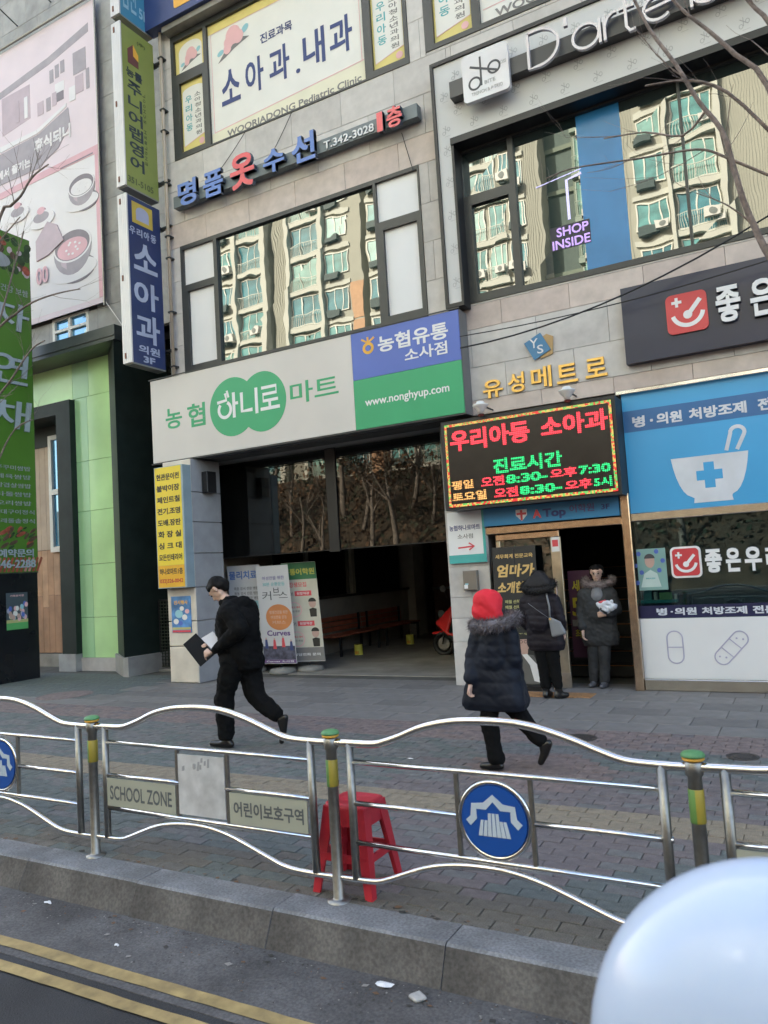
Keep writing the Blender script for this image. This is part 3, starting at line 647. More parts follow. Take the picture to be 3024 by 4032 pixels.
for s, u0, u1, v0, v1, m in (('우리아동', -4.27, -3.11, 3.31, 3.61, LEDR), ('소아과', -2.96, -2.08, 3.33, 3.61, LEDR), ('진료시간', -3.66, -2.70, 2.93, 3.14, LEDG),
    ('평일', -4.29, -3.96, 2.77, 2.90, LEDO), ('오전', -3.85, -3.51, 2.77, 2.91, LEDR), ('8:30-', -3.49, -2.91, 2.78, 2.90, LEDG), ('오후', -2.88, -2.52, 2.78, 2.91, LEDR), ('7:30', -2.50, -2.09, 2.79, 2.91, LEDG),
    ('토요일', -4.29, -3.78, 2.605, 2.74, LEDO), ('오전', -3.67, -3.33, 2.60, 2.74, LEDR), ('8:30-', -3.31, -2.73, 2.61, 2.73, LEDG), ('오후', -2.69, -2.34, 2.61, 2.74, LEDR), ('5시', -2.32, -2.09, 2.61, 2.74, LEDG)):
    text(s, F, u0, u1, v0, v1, m, lb, .012, .015, .045)
for x in (-3.76, -2.56):
    l_ = thing('flood_lamp', 'white flood lamp on the LED board under the ' + ('first gold letter' if x < -3 else 'last gold letters'), 'lamp', (x, 9.8, 3.75), 'flood lamps on the LED board')
    mb = MB(); mb.lathe([(.03, .0), (.05, .05), (.085, .09), (.11, .12), (.11, .13), (.06, .15), (.05, .175), (.02, .18)], (x, 9.72, 3.77), 18); mb.build('lamp_shade', M_WHITE, l_, True)
    mb = MB(); mb.tube([(x, 9.72, 3.86), (x, 9.95, 3.90), (x, 10.19, 3.90)], .012); mb.build('arm', M_DARKFRAME, l_); mb = MB(); mb.lathe([(.035, -.03), (.045, .0)], (x, 9.72, 3.77), 12); mb.build('bulb', mat('dark_red', (.12, .02, .02), .4), l_)
# ------------------------------------------------------------------ doorway
dr = thing('shop_doorway', 'dark shop doorway with warm steel lintel, glass leaf and stairs inside', 'doorway', (-3, 10.2, 0))
mb = MB(); mb.bbox(-4.0, -2.1, 10.17, 10.3, 2.13, 2.235, .01); mb.build('lintel', M_BRONZE, dr)
mb = MB(); mb.bbox(-3.86, -2.95, 10.19, 10.26, 2.035, 2.115, .006); mb.build('door_head', M_BRONZE, dr)
mb = MB(); mb.bbox(-3.075, -2.935, 10.19, 10.25, .004, 2.03, .006); mb.bbox(-3.86, -3.80, 10.19, 10.25, .004, 2.03, .006); mb.build('door_stile', mat('stile_steel', (.62, .56, .45), .3, 1, var=.1, scale=12), dr)
mb = MB(); mb.box(-3.80, -3.075, 10.215, 10.227, .06, 2.03); mb.build('door_pane', G_DOOR, dr)
mb = MB(); mb.bbox(-3.80, -3.076, 10.192, 10.248, .004, .058, .004); mb.build('door_rail', M_STEEL, dr)
mb = MB(); mb.bbox(-3.14, -2.925, 10.18, 10.192, 0, .20, .003); mb.build('kick_plate', M_STEEL, dr)
mb = MB(); mb.tube([(-3.04, 10.15, .5), (-3.04, 10.15, .78)], .018); mb.tube([(-3.02, 10.16, .95), (-3.02, 10.16, 1.45)], .014); mb.build('door_handle', M_CHROME, dr)
mb = MB(); mb.bbox(-3.06, -2.95, 10.184, 10.19, 1.83, 2.03, .001); mb.build('sticker', M_WHITEP, dr); mb = MB(); mb.bbox(-3.045, -2.965, 10.181, 10.184, 1.90, 1.99, .001); mb.build('sticker', LR, dr)
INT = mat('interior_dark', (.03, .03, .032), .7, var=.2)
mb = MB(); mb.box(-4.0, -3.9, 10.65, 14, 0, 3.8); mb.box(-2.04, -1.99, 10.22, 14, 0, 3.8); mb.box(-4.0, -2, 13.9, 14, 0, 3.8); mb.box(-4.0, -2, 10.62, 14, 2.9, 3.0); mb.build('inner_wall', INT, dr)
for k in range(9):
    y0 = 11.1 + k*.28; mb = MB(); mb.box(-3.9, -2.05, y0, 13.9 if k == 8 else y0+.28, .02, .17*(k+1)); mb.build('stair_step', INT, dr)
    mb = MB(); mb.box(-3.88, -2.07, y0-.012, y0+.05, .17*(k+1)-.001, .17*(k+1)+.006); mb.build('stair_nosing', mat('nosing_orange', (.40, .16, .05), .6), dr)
pd = thing('discount_poster', 'dark purple poster with yellow 50 on it hanging inside the doorway', 'poster', (-2.9, 10.7, .5)); F = FY(10.62)
shape('sheet', F, rect(F, -2.99, -2.66, .35, 1.55), mat('poster_purple', (.07, .02, .05), .5, var=.2), pd, 0, .004)
text('50', F, -2.96, -2.70, .92, 1.18, mat('poster_yellow', (.50, .42, .03), .5), pd, .004, .007, .03); text('세일', F, -2.94, -2.72, 1.26, 1.42, MATS['poster_yellow'], pd, .004, .007, .02)
text('최대', F, -2.94, -2.76, .62, .74, MATS['poster_yellow'], pd, .004, .007, .02); shape('grey_label', F, rect(F, -2.97, -2.70, .78, .87), PGREY, pd, .004, .006)
at_ = box('academy_sign', mat('academy_blue', (.04, .24, .48), .35, var=.1), None, -3.98, -2.10, 10.10, 10.17, 2.245, 2.52); tag(at_, 'blue strip sign of a language academy tucked under the LED board', 'sign'); F = FY(10.10)
text('A', F, -3.26, -3.14, 2.30, 2.42, LR, at_, 0, .008, .04); text('Top', F, -3.12, -2.80, 2.27, 2.42, PNAVY, at_, 0, .008, .04); text('어학원', F, -2.75, -2.42, 2.33, 2.44, mat('dull_violet', (.10, .08, .22), .5), at_, 0, .006, .02); text('3F', F, -2.33, -2.22, 2.34, 2.41, PNAVY, at_, 0, .006, .02)
shape('shield', F, [(-3.50, 2.44), (-3.50, 2.36), (-3.42, 2.28), (-3.34, 2.36), (-3.34, 2.44)], M_WHITEP, at_, 0, .004); line('shield_cross', F, [(-3.42, 2.43), (-3.42, 2.29)], .03, LR, at_, .004, .006); line('shield_cross', F, [(-3.49, 2.38), (-3.35, 2.38)], .03, LR, at_, .004, .0064)
# direction sign and meter on the middle pillar
ds = box('direction_sign', M_WHITEP, None, -4.57, -3.99, 10.15, 10.19, 1.75, 2.49); tag(ds, 'white and teal direction sign with a red arrow on the middle pillar', 'sign'); F = FY(10.15)
TL = mat('sign_teal', (.08, .42, .40), .4); shape('teal_band', F, rect(F, -4.57, -3.99, 1.75, 1.87), TL, ds, 0, .003); shape('teal_band', F, rect(F, -4.03, -3.99, 1.87, 2.49), TL, ds, 0, .0034)
text('농협하나로마트', F, -4.54, -4.06, 2.22, 2.30, mat('ink_blue', (.06, .07, .22), .5), ds, 0, .003, .02); text('소사점', F, -4.42, -4.18, 2.10, 2.17, PGREY, ds, 0, .003, .01)
mb = MB(); stroke(mb, F, [(-4.42, 1.97), (-4.18, 1.985)], .022, 0, .003); stroke(mb, F, [(-4.25, 2.035), (-4.17, 1.985), (-4.25, 1.935)], .022, 0, .0035); mb.build('arrow', LR, ds)
mt = box('meter_box', mat('meter_grey', (.24, .21, .18), .35, .3, var=.1), None, -4.36, -4.15, 10.10, 10.19, 1.36, 1.64, c=.01); tag(mt, 'small grey metal meter box under the direction sign', 'meter box')
F = FY(10.10); shape('label_sticker', F, rect(F, -4.345, -4.29, 1.385, 1.44), M_WHITEP, mt, 0, .002); shape('label_sticker', F, rect(F, -4.33, -4.28, 1.44, 1.46), PSKY, mt, 0, .0024)
# black poster stand
pk = thing('black_poster_stand', 'tall black poster stand with gold brush lettering beside the glass door', 'poster stand', (-3.55, 10.0, 0)); F = FLEAN((-3.56, 9.98), 0, .045); PB = mat('poster_black', (.022, .023, .025), .45, var=.15, scale=2); GT = mat('gold_print', (.66, .44, .16), .5); OV = mat('olive_print', (.48, .46, .20), .5)
shape('sheet', F, rect(F, -.31, .31, .06, 1.94), PB, pk, 0, .006)
text('세무회계 전문교육', F, -.27, .27, 1.78, 1.84, GT, pk, .006, .008, .03); text('엄마가', F, -.27, .27, 1.52, 1.70, GT, pk, .006, .009, .045, shear=.15); text('소개한', F, -.27, .12, 1.30, 1.46, GT, pk, .006, .009, .045, shear=.15)
for i in range(3): text('매월 선착순 모집중', F, -.16, .27, 1.16-i*.075, 1.21-i*.075, OV, pk, .006, .008, .03)
text('수강생 모집', F, -.05, .26, .70, .76, OV, pk, .006, .008, .03)
SKIN_P = mat('print_skin', (.55, .36, .31), .5)
shape('printed_jacket', F, [(-.10, .08), (.29, .08), (.26, .34), (.20, .46), (.05, .48), (-.06, .42), (-.10, .3)], mat('print_jacket', (.13, .125, .12), .6), pk, .006, .0075)
shape('printed_shirt', F, [(.19, .12), (.27, .1), (.24, .34), (.10, .49), (.03, .48), (.14, .33)], M_WHITEP, pk, .006, .008)
shape('printed_neck', F, [(.03, .47), (.12, .48), (.13, .58), (.02, .58)], SKIN_P, pk, .006, .0085); shape('printed_face', F, ell(.07, .62, .085, .11, 20), SKIN_P, pk, .006, .009)
shape('printed_hair', F, ell(.06, .67, .10, .075, 14, .1, PI) , PB, pk, .006, .0095); line('printed_glasses', F, ell(.035, .64, .022, .018, 10), .006, PB, pk, .006, .0098, True); line('printed_glasses', F, ell(.10, .64, .022, .018, 10), .006, PB, pk, .006, .0098, True)
mb = MB(); mb.box(-3.88, -3.22, 9.88, 10.10, 0, .06); mb.tube([(-3.56, 10.02, .03), (-3.56, 10.06, 1.9)], .012); mb.build('stand_base', M_BLACK, pk)

# ------------------------------------------------------------------ pharmacy
ph = thing('pharmacy_shop', 'pharmacy shopfront with blue lightbox, dark window and white lower panels', 'shopfront', (-.5, 10.2, 0))
SF = mat('front_steel', (.62, .58, .50), .25, 1., var=.12, scale=6, bump=.1, bscale=6)
mb = MB(); mb.bbox(-2.085, -1.975, 10.08, 10.3, .0, 2.52, .012); mb.build('side_post', M_BRONZE, ph)
mb = MB(); mb.bbox(-2.03, 3.9, 10.10, 10.3, 3.805, 3.86, .008); mb.build('top_trim', M_CHROME, ph); mb = MB(); mb.bbox(-1.973, 3.9, 10.12, 10.3, 2.15, 2.255, .01); mb.build('mid_trim', SF, ph); mb = MB(); mb.bbox(-1.973, 3.9, 10.12, 10.3, .0, .145, .01); mb.build('base_plinth', SF, ph)
mb = MB(); mb.box(-1.973, 3.9, 10.17, 10.3, 2.257, 3.803); lbx = mb.build('lightbox', mat('pharm_blue', (.055, .30, .56), .22, var=.07, scale=.9, emit=(.05, .28, .55), estr=.04), ph)
F = FY(10.17); shape('text_band', F, rect(F, -1.97, 3.9, 3.31, 3.59), mat('pharm_band', (.04, .15, .36), .25, var=.05), lbx, 0, .002)
CW = mat('pharm_white', (.66, .68, .74), .3); a, b = .002, .005
for s, x0, x1 in (('병', -1.86, -1.70), ('·', -1.64, -1.60), ('의원', -1.56, -1.25), ('처방조제', -1.17, -.51), ('전문', -.39, -.08)): text(s, F, x0, x1, (3.36 if s != '·' else 3.41), (3.51 if s != '·' else 3.45), CW, lbx, a, b, .045)
bowl = [(-1.43, 2.90)] + [(-1.43 + .13*(1-math.cos(t)) + .10*t/1.57*.9, 2.90 - .50*math.sin(t)) for t in (.25, .5, .75, 1.0, 1.25, 1.5)] + [(-1.19, 2.38), (-1.20, 2.32), (-.75, 2.32), (-.76, 2.38)] + [(-.54 - .13*(1-math.cos(t)) - .10*t/1.57*.9, 2.90 - .50*math.sin(t)) for t in (1.5, 1.25, 1.0, .75, .5, .25)] + [(-.54, 2.90)]
shape('bowl_print', F, bowl[::1], CW, lbx, a, b-.001)
mb = MB(); c0 = (-.995, 2.655)
stroke(mb, F, [(c0[0]-.15, c0[1]), (c0[0]+.15, c0[1])], .12, b-.001, b); stroke(mb, F, [(c0[0], c0[1]-.16), (c0[0], c0[1]+.16)], .12, b-.001, b+.0004); mb.build('cross_print', lbx.data.materials[0], lbx)
line('pestle_print', F, [(-.78, 2.93), (-.72, 3.13)] + ell(-.64, 3.14, .08, .07, 10, PI*.9, -.15*PI) + [(-.66, 2.93)], .045, CW, lbx, a, b)
mb = MB(); mb.box(-1.97, 3.9, 10.215, 10.225, .90, 2.149); wg = mb.build('window_pane', G_LOW, ph)
mb = MB(); mb.box(-1.96, 3.9, 12.9, 13, 0, 3); mb.box(-1.985, -1.96, 10.31, 13, 0, 3); mb.box(-1.96, 3.9, 10.32, 13, 2.3, 2.4); mb.box(-1.96, 3.9, 10.32, 13, .3, .4); mb.build('shop_interior', mat('shop_int', (.045, .06, .065), .6, var=.3, scale=2), ph)
F = FY(10.215)
shape('navy_band', F, rect(F, -1.97, 3.9, .905, 1.062), mat('band_navy', (.02, .022, .07), .3, var=.05), ph, 0, .004)
for s, x0, x1 in (('병', -1.77, -1.64), ('·', -1.60, -1.57), ('의원', -1.55, -1.29), ('처방조제', -1.23, -.72), ('전문', -.66, -.40), ('병·의원', -.1, .35)): text(s, F, x0, x1, (.935 if s != '·' else .97), (1.03 if s != '·' else .99), CW, ph, .004, .007, .045)
F = FY(10.17); mb = MB(); mb.box(-1.973, -.03, 10.172, 10.3, .147, .90); mb.box(-.027, 1.9, 10.172, 10.3, .147, .90); mb.box(1.903, 3.9, 10.172, 10.3, .147, .90); wp = mb.build('lower_panel', mat('lower_white', (.78, .77, .78), .22, var=.05, scale=1), ph)
LV = mat('print_lilac', (.44, .42, .56), .4); 
line('pill_print', F, rrect(-1.665, -1.48, .34, .74, .09), .016, LV, wp, 0, .002, True); line('pill_print', F, [(-1.66, .54), (-1.485, .54)], .013, LV, wp, 0, .0024)
def rot(pts, c, a): return [(c[0]+(x-c[0])*math.cos(a)-(y-c[1])*math.sin(a), c[1]+(x-c[0])*math.sin(a)+(y-c[1])*math.cos(a)) for x, y in pts]
cc = (-.93, .53); line('plaster_print', F, rot(rrect(-1.17, -.69, .44, .62, .085), cc, .82), .015, LV, wp, 0, .002, True)
for dx in (-.07, .07): line('plaster_print', F, rot([(cc[0]+dx, .445), (cc[0]+dx, .615)], cc, .82), .012, LV, wp, 0, .0024)
for dx, dy in ((-.17, .03), (-.13, -.03), (.13, .03), (.17, -.03)): shape('plaster_print', F, rot(ell(cc[0]+dx, cc[1]+dy, .012, .012, 8), cc, .82), LV, wp, 0, .002)
pl = thing('pharmacy_window_logo', 'red pill logo plate and raised white name letters on the dark pharmacy window', 'sign', (-1, 10.2, 1.5)); F = FY(10.205)
shape('logo_rim', F, rrect(-1.54, -1.18, 1.40, 1.79, .06), M_WHITEP, pl, 0, .03); shape('logo_plate', F, rrect(-1.515, -1.205, 1.425, 1.765, .045), RD, pl, .03, .036); smile(F, -1.36, 1.58, .40, pl, .036)
for s, x0, x1 in (('좋', -1.145, -.94), ('은', -.91, -.73), ('우', -.70, -.50), ('리', -.47, -.28), ('약', -.25, -.05), ('국', -.02, .18)): chan(s, F, x0, x1, 1.44, 1.745, M_WHITEP, pl, .02, 0, .045)
pg = thing('cosmetics_poster', 'pale green poster of a model face with blue dots on the pharmacy window', 'poster', (-1.8, 10.5, 1.5)); F = FY(10.2145); 
shape('sheet', F, rect(F, -1.955, -1.60, 1.26, 1.79), mat('mint_print', (.22, .38, .36), .5, var=.08), pg, 0, .004)
for dx, dz in ((-.12, .2), (.1, .22), (-.17, .05), (.12, -.02), (-.1, -.04), (.17, .1), (-.16, -.17)): shape('dot_print', F, ell(-1.81+dx, 1.53+dz, .028, .03, 12), PBLU, pg, .004, .006)
shape('printed_face', F, ell(-1.80, 1.63, .06, .085, 18), SKIN_P, pg, .004, .007); shape('printed_hair', F, ell(-1.80, 1.665, .065, .06, 14, 0, PI), LK, pg, .004, .008); shape('printed_body', F, [(-1.93, 1.3), (-1.68, 1.3), (-1.72, 1.47), (-1.80, 1.52), (-1.88, 1.47)], mat('print_pale', (.5, .62, .6), .5), pg, .004, .006)
text('MASK', F, -1.86, -1.74, 1.40, 1.42, PTEAL, pg, .006, .008, .02)
sh = thing('display_boxes', 'teal shelf with small green and white medicine boxes inside the pharmacy window', 'display shelf', (-1.8, 10.5, 1.1))
mb = MB(); mb.bbox(-1.96, -1.52, 10.25, 10.45, 1.09, 1.13, .004); mb.build('shelf', mat('shelf_teal', (.03, .35, .38), .4), sh)
for i, (x, w, h, m) in enumerate(((-1.93, .10, .12, PTEAL), (-1.80, .04, .10, CY), (-1.73, .15, .09, mat('box_green', (.25, .5, .2), .5)), (-1.55, .03, .07, CY))):
    mb = MB(); mb.bbox(x, x+w, 10.28, 10.36, 1.13, 1.13+h, .002); mb.build('medicine_box', m, sh)

# ------------------------------------------------------------------ passage under the mart sign
pa = thing('entrance_passage', 'deep dim covered passage with side window ledge and pale column under the mart sign', 'passage', (-7, 14, 0))
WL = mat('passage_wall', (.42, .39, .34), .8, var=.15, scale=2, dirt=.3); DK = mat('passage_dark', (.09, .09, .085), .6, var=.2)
PF = mat('passage_floor', (.30, .28, .26), .8, var=.25, scale=2, dirt=.4)
pf = box('passage_floor', PF, None, -9.85, -4.6, 10.95, 24, -.2, .004); tag(pf, kind='structure')
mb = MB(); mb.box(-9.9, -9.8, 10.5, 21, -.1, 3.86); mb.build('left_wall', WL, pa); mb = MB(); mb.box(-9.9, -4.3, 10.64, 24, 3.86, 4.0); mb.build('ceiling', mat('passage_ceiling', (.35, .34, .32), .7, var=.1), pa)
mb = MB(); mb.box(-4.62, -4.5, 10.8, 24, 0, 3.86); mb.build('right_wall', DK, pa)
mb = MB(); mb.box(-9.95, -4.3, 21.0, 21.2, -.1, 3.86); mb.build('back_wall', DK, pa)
mb = MB(); mb.box(-9.9, -9.12, 12.0, 17.5, 0, 1.17); mb.build('ledge_wall', WL, pa); mb = MB(); mb.box(-9.9, -9.06, 11.9, 17.6, 1.17, 1.22); mb.build('ledge_sill', mat('sill_brown', (.04, .028, .022), .4), pa)
mb = MB(); mb.box(-9.5, -9.3, 12, 17.5, 3.5, 3.86); mb.box(-9.16, -9.10, 13.0, 13.1, 1.22, 3.86); mb.build('side_frame', DK, pa)
mb = MB(); mb.box(-9.16, -9.08, 14.78, 14.90, 1.22, 3.6); mb.build('mullion', mat('mullion_pale', (.55, .52, .42), .35, .4), pa)
mb = MB(); mb.box(-9.20, -9.17, 12.0, 14.78, 1.22, 3.5); mb.build('side_pane', G_ENT, pa)
bp = MB(); FF = FX(-9.14); poly(bp, FF, [(14.92, 1.22), (17.05, 1.22), (17.05, 3.25)] + [(17.05-.3*(1-math.cos(t)), 3.25+.22*math.sin(t)) for t in (.4, .8, 1.2, 1.57)] + [(15.22-.3*math.sin(t), 3.47-.22*(1-math.cos(t))) for t in (0, .4, .8, 1.2, 1.57)], 0, .05); bp.build('notice_panel', M_BLACK, pa)
mb = MB(); mb.box(-9.3, -8.9, 17.5, 18.1, 0, 3.86); mb.build('column', mat('column_pale', (.55, .53, .47), .7, var=.1, dirt=.2), pa)
mb = MB(); mb.box(-8.9, -8.1, 18.6, 18.66, 0, 2.4); mb.build('inner_door', mat('inner_door_brown', (.14, .07, .05), .5), pa); mb = MB(); mb.box(-8.9, -8.2, 18.52, 18.58, 1.10, 1.16); mb.build('door_bar', M_POST, pa)
mb = MB(); mb.box(-8.08, -4.6, 18.6, 18.66, 0, 3.8); mb.build('back_glazing', G_ENT, pa)
# glass band added across the open passage head to catch tree reflections
fl = thing('added_glass_band', 'added dark glass band catching tree reflections, with a black post under the mart signboard', 'window', (-7, 10.9, 3))
mb = MB(); mb.box(-9.79, -7.14, 10.92, 10.935, 2.12, 3.84); mb.build('window_pane', G_ENT, fl); mb = MB(); mb.box(-6.9, -4.62, 10.92, 10.935, 2.12, 3.84); mb.build('window_pane', G_ENT, fl)
mb = MB(); mb.box(-7.12, -6.92, 10.90, 10.96, 2.08, 3.85); mb.build('post', M_BLACK, fl); mb = MB(); mb.box(-9.79, -7.12, 10.92, 10.94, 2.105, 2.118); mb.box(-6.92, -4.62, 10.92, 10.94, 2.105, 2.118); mb.build('bottom_rail', M_BLACK, fl)
mb = MB(); mb.tube([(-4.70, 10.5, 0), (-4.70, 10.5, 3.84)], .045, 12)
tag(mb.build('drain_pipe', mat('pipe_grey', (.40, .41, .42), .4, var=.1), None, True), 'pale vertical drain pipe at the left edge of the LED board', 'pipe')
# wall speaker box
cb = box('wall_speaker', M_BLACK, None, -9.15, -9.02, 10.05, 10.28, 3.25, 3.62, c=.01); tag(cb, 'small black box mounted high on the left pillar', 'speaker'); mb = MB(); mb.lathe([(.0, .0), (.03, .0), (.02, .02)], (-9.05, 10.1, 3.28), 10); mb.build('indicator', M_CHROME, cb)

def bench(y0, lab):
    b = thing('wooden_bench', lab, 'bench', (-8.7, y0, 0), 'wooden benches in the passage'); WD_ = mat('bench_wood', (.42, .13, .07), .45, var=.25, scale=6)
    for k in range(4): mb = MB(); mb.box(-8.96+k*.125, -8.96+k*.125+.105, y0, y0+1.86, .40, .43); mb.build('slat', WD_, b)
    for k in range(3): mb = MB(); mb.box(-9.03-.01*k, -9.0-.01*k, y0, y0+1.86, .47+k*.11, .56+k*.11); mb.build('slat', WD_, b)
    for yy in (y0+.12, y0+1.68):
        mb = MB(); mb.box(-8.95, -8.91, yy, yy+.05, 0, .40); mb.box(-8.50, -8.46, yy, yy+.05, 0, .40); mb.box(-8.91, -8.50, yy, yy+.05, .36, .40); mb.box(-8.99, -8.96, yy, yy+.05, .40, .80); mb.build('leg', M_BLACK, b)
bench(13.05, 'brown slatted bench in the passage, the one nearer the street'); bench(14.98, 'brown slatted bench in the passage, the one deeper inside by the column')
YC = mat('can_yellow', (.75, .72, .12), .5, var=.15)
for (x, y, l) in ((-8.28, 13.55, 'small yellow paint can with orange patch before the nearer bench'), (-8.05, 15.42, 'small yellow green paint can beyond it at the far bench end')):
    c = thing('paint_can', l, 'can', (x, y, 0), 'yellow cans by the benches'); mb = MB(); mb.lathe([(.085, 0), (.09, .01), (.085, .02), (.085, .19), (.09, .2), (.09, .21), (.07, .205)], (x, y, .005), 18); mb.build('body', YC, c, True)
    mb = MB(); mb.tube([(x-.09, y, .18), (x-.07, y-.02, .27), (x, y-.03, .30), (x+.07, y-.02, .27), (x+.09, y, .18)], .004, 5); mb.build('handle', M_POST, c); mb = MB(); mb.box(x-.03, x+.05, y-.095, y-.08, .03, .09); mb.build('paper_label', PORG, c)

# red scooter nose behind the middle pillar
sc = thing('parked_scooter', 'dark scooter with red trim half hidden behind the middle pillar', 'scooter', (-6.3, 13.6, 0)); RM = mat('scooter_red', (.8, .03, .03), .25, var=.05, coat=.6); DKP = mat('scooter_dark', (.02, .03, .03), .4)
x, y = -6.35, 13.6
def tyre(px):
    t = MB(); P = [(px+.2*math.cos(a), y, .22+.2*math.sin(a)) for a in [2*PI*i/20 for i in range(21)]]; t.tube(P, .05, 8, False); w = t.build('wheel', M_BLACK, sc, True); h = MB(); h.lathe([(.12, -.03), (.13, 0), (.12, .03)], (px, y, .22), 14, 'y'); h.build('rim', M_POST, w)
tyre(x); tyre(x+1.25)
blob('body', sc, DKP, [[((x+.35, y, .30), .10), ((x+.85, y, .30), .14)], [((x+.85, y, .35), .16), ((x+1.35, y, .62), .12)], [((x+.10, y, .42), .12), ((x+.28, y, .95), .09)], [((x+.1, y, .40), .1), ((x+.38, y, .28), .09)], [((x+.55, y, .70), .09), ((x+1.2, y, .74), .11)]], .025, 4)
blob('front_fairing', sc, RM, [[((x-.10, y-.05, .62), .04), ((x+.30, y-.10, .95), .04), ((x+.12, y-.12, .45), .04)], [((x-.22, y, .42), .03), ((x+.15, y, .44), .06)], [((x+.15, y-.14, .42), .03), ((x+.85, y-.17, .30), .04)]], .018, 3)
mb = MB(); mb.tube([(x, y-.09, .22), (x+.16, y-.09, .75), (x+.25, y-.02, 1.0)], .02); mb.tube([(x+.34, y-.33, 1.10), (x+.26, y, 1.04), (x+.34, y+.33, 1.10)], .018); mb.tube([(x+.26, y-.3, 1.1), (x+.2, y-.33, 1.28)], .006); mb.build('handlebar', M_BLACK, sc, True)
mb = MB(); mb.lathe([(.005, 0), (.06, .01), (.065, .02)], (x+.2, y-.33, 1.29), 12, 'y'); mb.build('rear_mirror', M_BLACK, sc); mb = MB(); mb.lathe([(.03, 0), (.07, .04), (.075, .08)], (x+.02, y-.02, .80), 14, 'y'); mb.build('headlight', DKP, sc)

# ------------------------------------------------------------------ yellow sign, poster, banners
ys = box('yellow_signboard', mat('sign_case_blue', (.30, .38, .42), .4), None, -9.82, -9.16, 9.60, 9.795, 1.63, 3.72); tag(ys, 'tall yellow signboard listing interior works on the left pillar', 'signboard'); F = FY(9.60)
shape('yellow_face', F, rect(F, -9.805, -9.20, 2.02, 3.71), mat('face_yellow', (.80, .60, .045), .45, var=.06, scale=1.5), ys, 0, .003); shape('orange_face', F, rect(F, -9.805, -9.20, 1.645, 2.018), mat('face_orange', (.78, .42, .03), .45, var=.06), ys, 0, .003)
INK = mat('print_ink', (.03, .028, .025), .5)
lines = ['현관문이전', '붙박이장', '페인트칠', '전기.조명', '도배.장판', '화 장 실', '싱 크 대', '모든인테리어']
for i, s in enumerate(lines): z1 = 3.60 - i*.198; text(s, F, -9.77, -9.24, z1-.115, z1, INK, ys, .003, .005, .04)
text('하나로마트1층', F, -9.77, -9.24, 1.86, 1.97, INK, ys, .003, .005, .03); text('032)326-0042', F, -9.77, -9.24, 1.70, 1.79, mat('print_red', (.5, .06, .04), .5), ys, .003, .005, .03)
sp = box('event_poster', mat('poster_blue', (.10, .26, .55), .4, var=.5, scale=7), None, -9.72, -9.28, 9.785, 9.80, .86, 1.48); tag(sp, 'small blue event poster taped low on the left pillar', 'poster'); F = FY(9.785)
text('전시행사', F, -9.66, -9.34, 1.34, 1.41, PORG, sp, 0, .002, .03); shape('red_strip', F, rect(F, -9.71, -9.29, .865, .90), LR, sp, 0, .002); shape('yellow_strip', F, rect(F, -9.71, -9.29, .91, .95), OV, sp, 0, .002)
for u, v, r, m in ((-9.55, 1.18, .09, PSKY), (-9.42, 1.12, .06, CY), (-9.62, 1.05, .06, CY), (-9.36, 1.22, .05, PPINK), (-9.48, 1.27, .05, CY), (-9.52, 1.02, .05, PBLU)): shape('printed_shape', F, ell(u, v, r, r*.8, 12), m, sp, 0, .002)

def stand(base, ang, tilt, w, h, lab, name='banner_stand'):
    t = thing(name, lab, 'banner', (base[0], base[1], 0), 'banner stands by the passage mouth'); F0 = FLEAN(base, ang, tilt); z0 = .17
    sk = .075   # the poles lean sideways
    F = lambda u, v, d=0: F0(u + (1.0 - v)*sk, v, d)
    shape('sheet', F, [(-w/2, z0), (w/2, z0), (w/2, h), (-w/2, h)], mat('banner_white', (.60, .59, .60), .6, var=.06, scale=2), t, 0, .003)
    mb = MB(); p = F(0, .0, -.03); mb.lathe([(.24, 0), (.25, .03), (.22, .08), (.05, .10)], (p.x, p.y+.02, .0), 22); mb.build('weighted_base', M_CONC, t, True)
    mb = MB(); mb.tube([F(0, .05, -.03), F(0, h, -.03)], .010, 6); mb.build('pole', M_BLACK, t); return t, F
t, F = stand((-9.16, 11.10), .05, .03, .74, 1.96, 'white banner with blue heading at the back behind the walking man')
text('물리치료', F, -.34, .30, 1.70, 1.86, mat('banner_blue', (.10, .20, .50), .5), t, .003, .005, .03)
for i in range(3): text('목동 강서 전문 병원', F, -.25, .3, 1.50-i*.09, 1.56-i*.09, PGREY, t, .003, .005, .02)
shape('blue_box', F, rect(F, -.12, .32, 1.15, 1.30), PSKY, t, .003, .005)
t, F = stand((-8.06, 11.32), .25, .03, .66, 1.95, 'cream banner with green head and cartoonish teachers, rightmost of the stands')
shape('green_head', F, rect(F, -.33, .33, 1.64, 1.945), mat('banner_green', (.05, .20, .09), .5), t, .003, .0045); shape('cream_field', F, rect(F, -.33, .33, .42, 1.638), mat('banner_cream', (.62, .59, .50), .5), t, .003, .0045); shape('grey_foot', F, rect(F, -.33, .33, .18, .418), PGREY, t, .003, .0045)
text('영통어학원', F, -.30, .30, 1.72, 1.84, mat('banner_yellow', (.62, .60, .12), .5), t, .0045, .006, .03); text('수강생모집', F, -.30, .12, 1.50, 1.59, LR, t, .0045, .006, .02)
for zc in (1.34, .80): shape('red_label', F, rect(F, -.12, .20, zc, zc+.09), LR, t, .0045, .006); text('국어', F, -.30, -.15, zc, zc+.08, PGREY, t, .0045, .006, .02); text('원장직강', F, -.08, .16, zc+.02, zc+.07, M_WHITEP, t, .006, .007, .02)
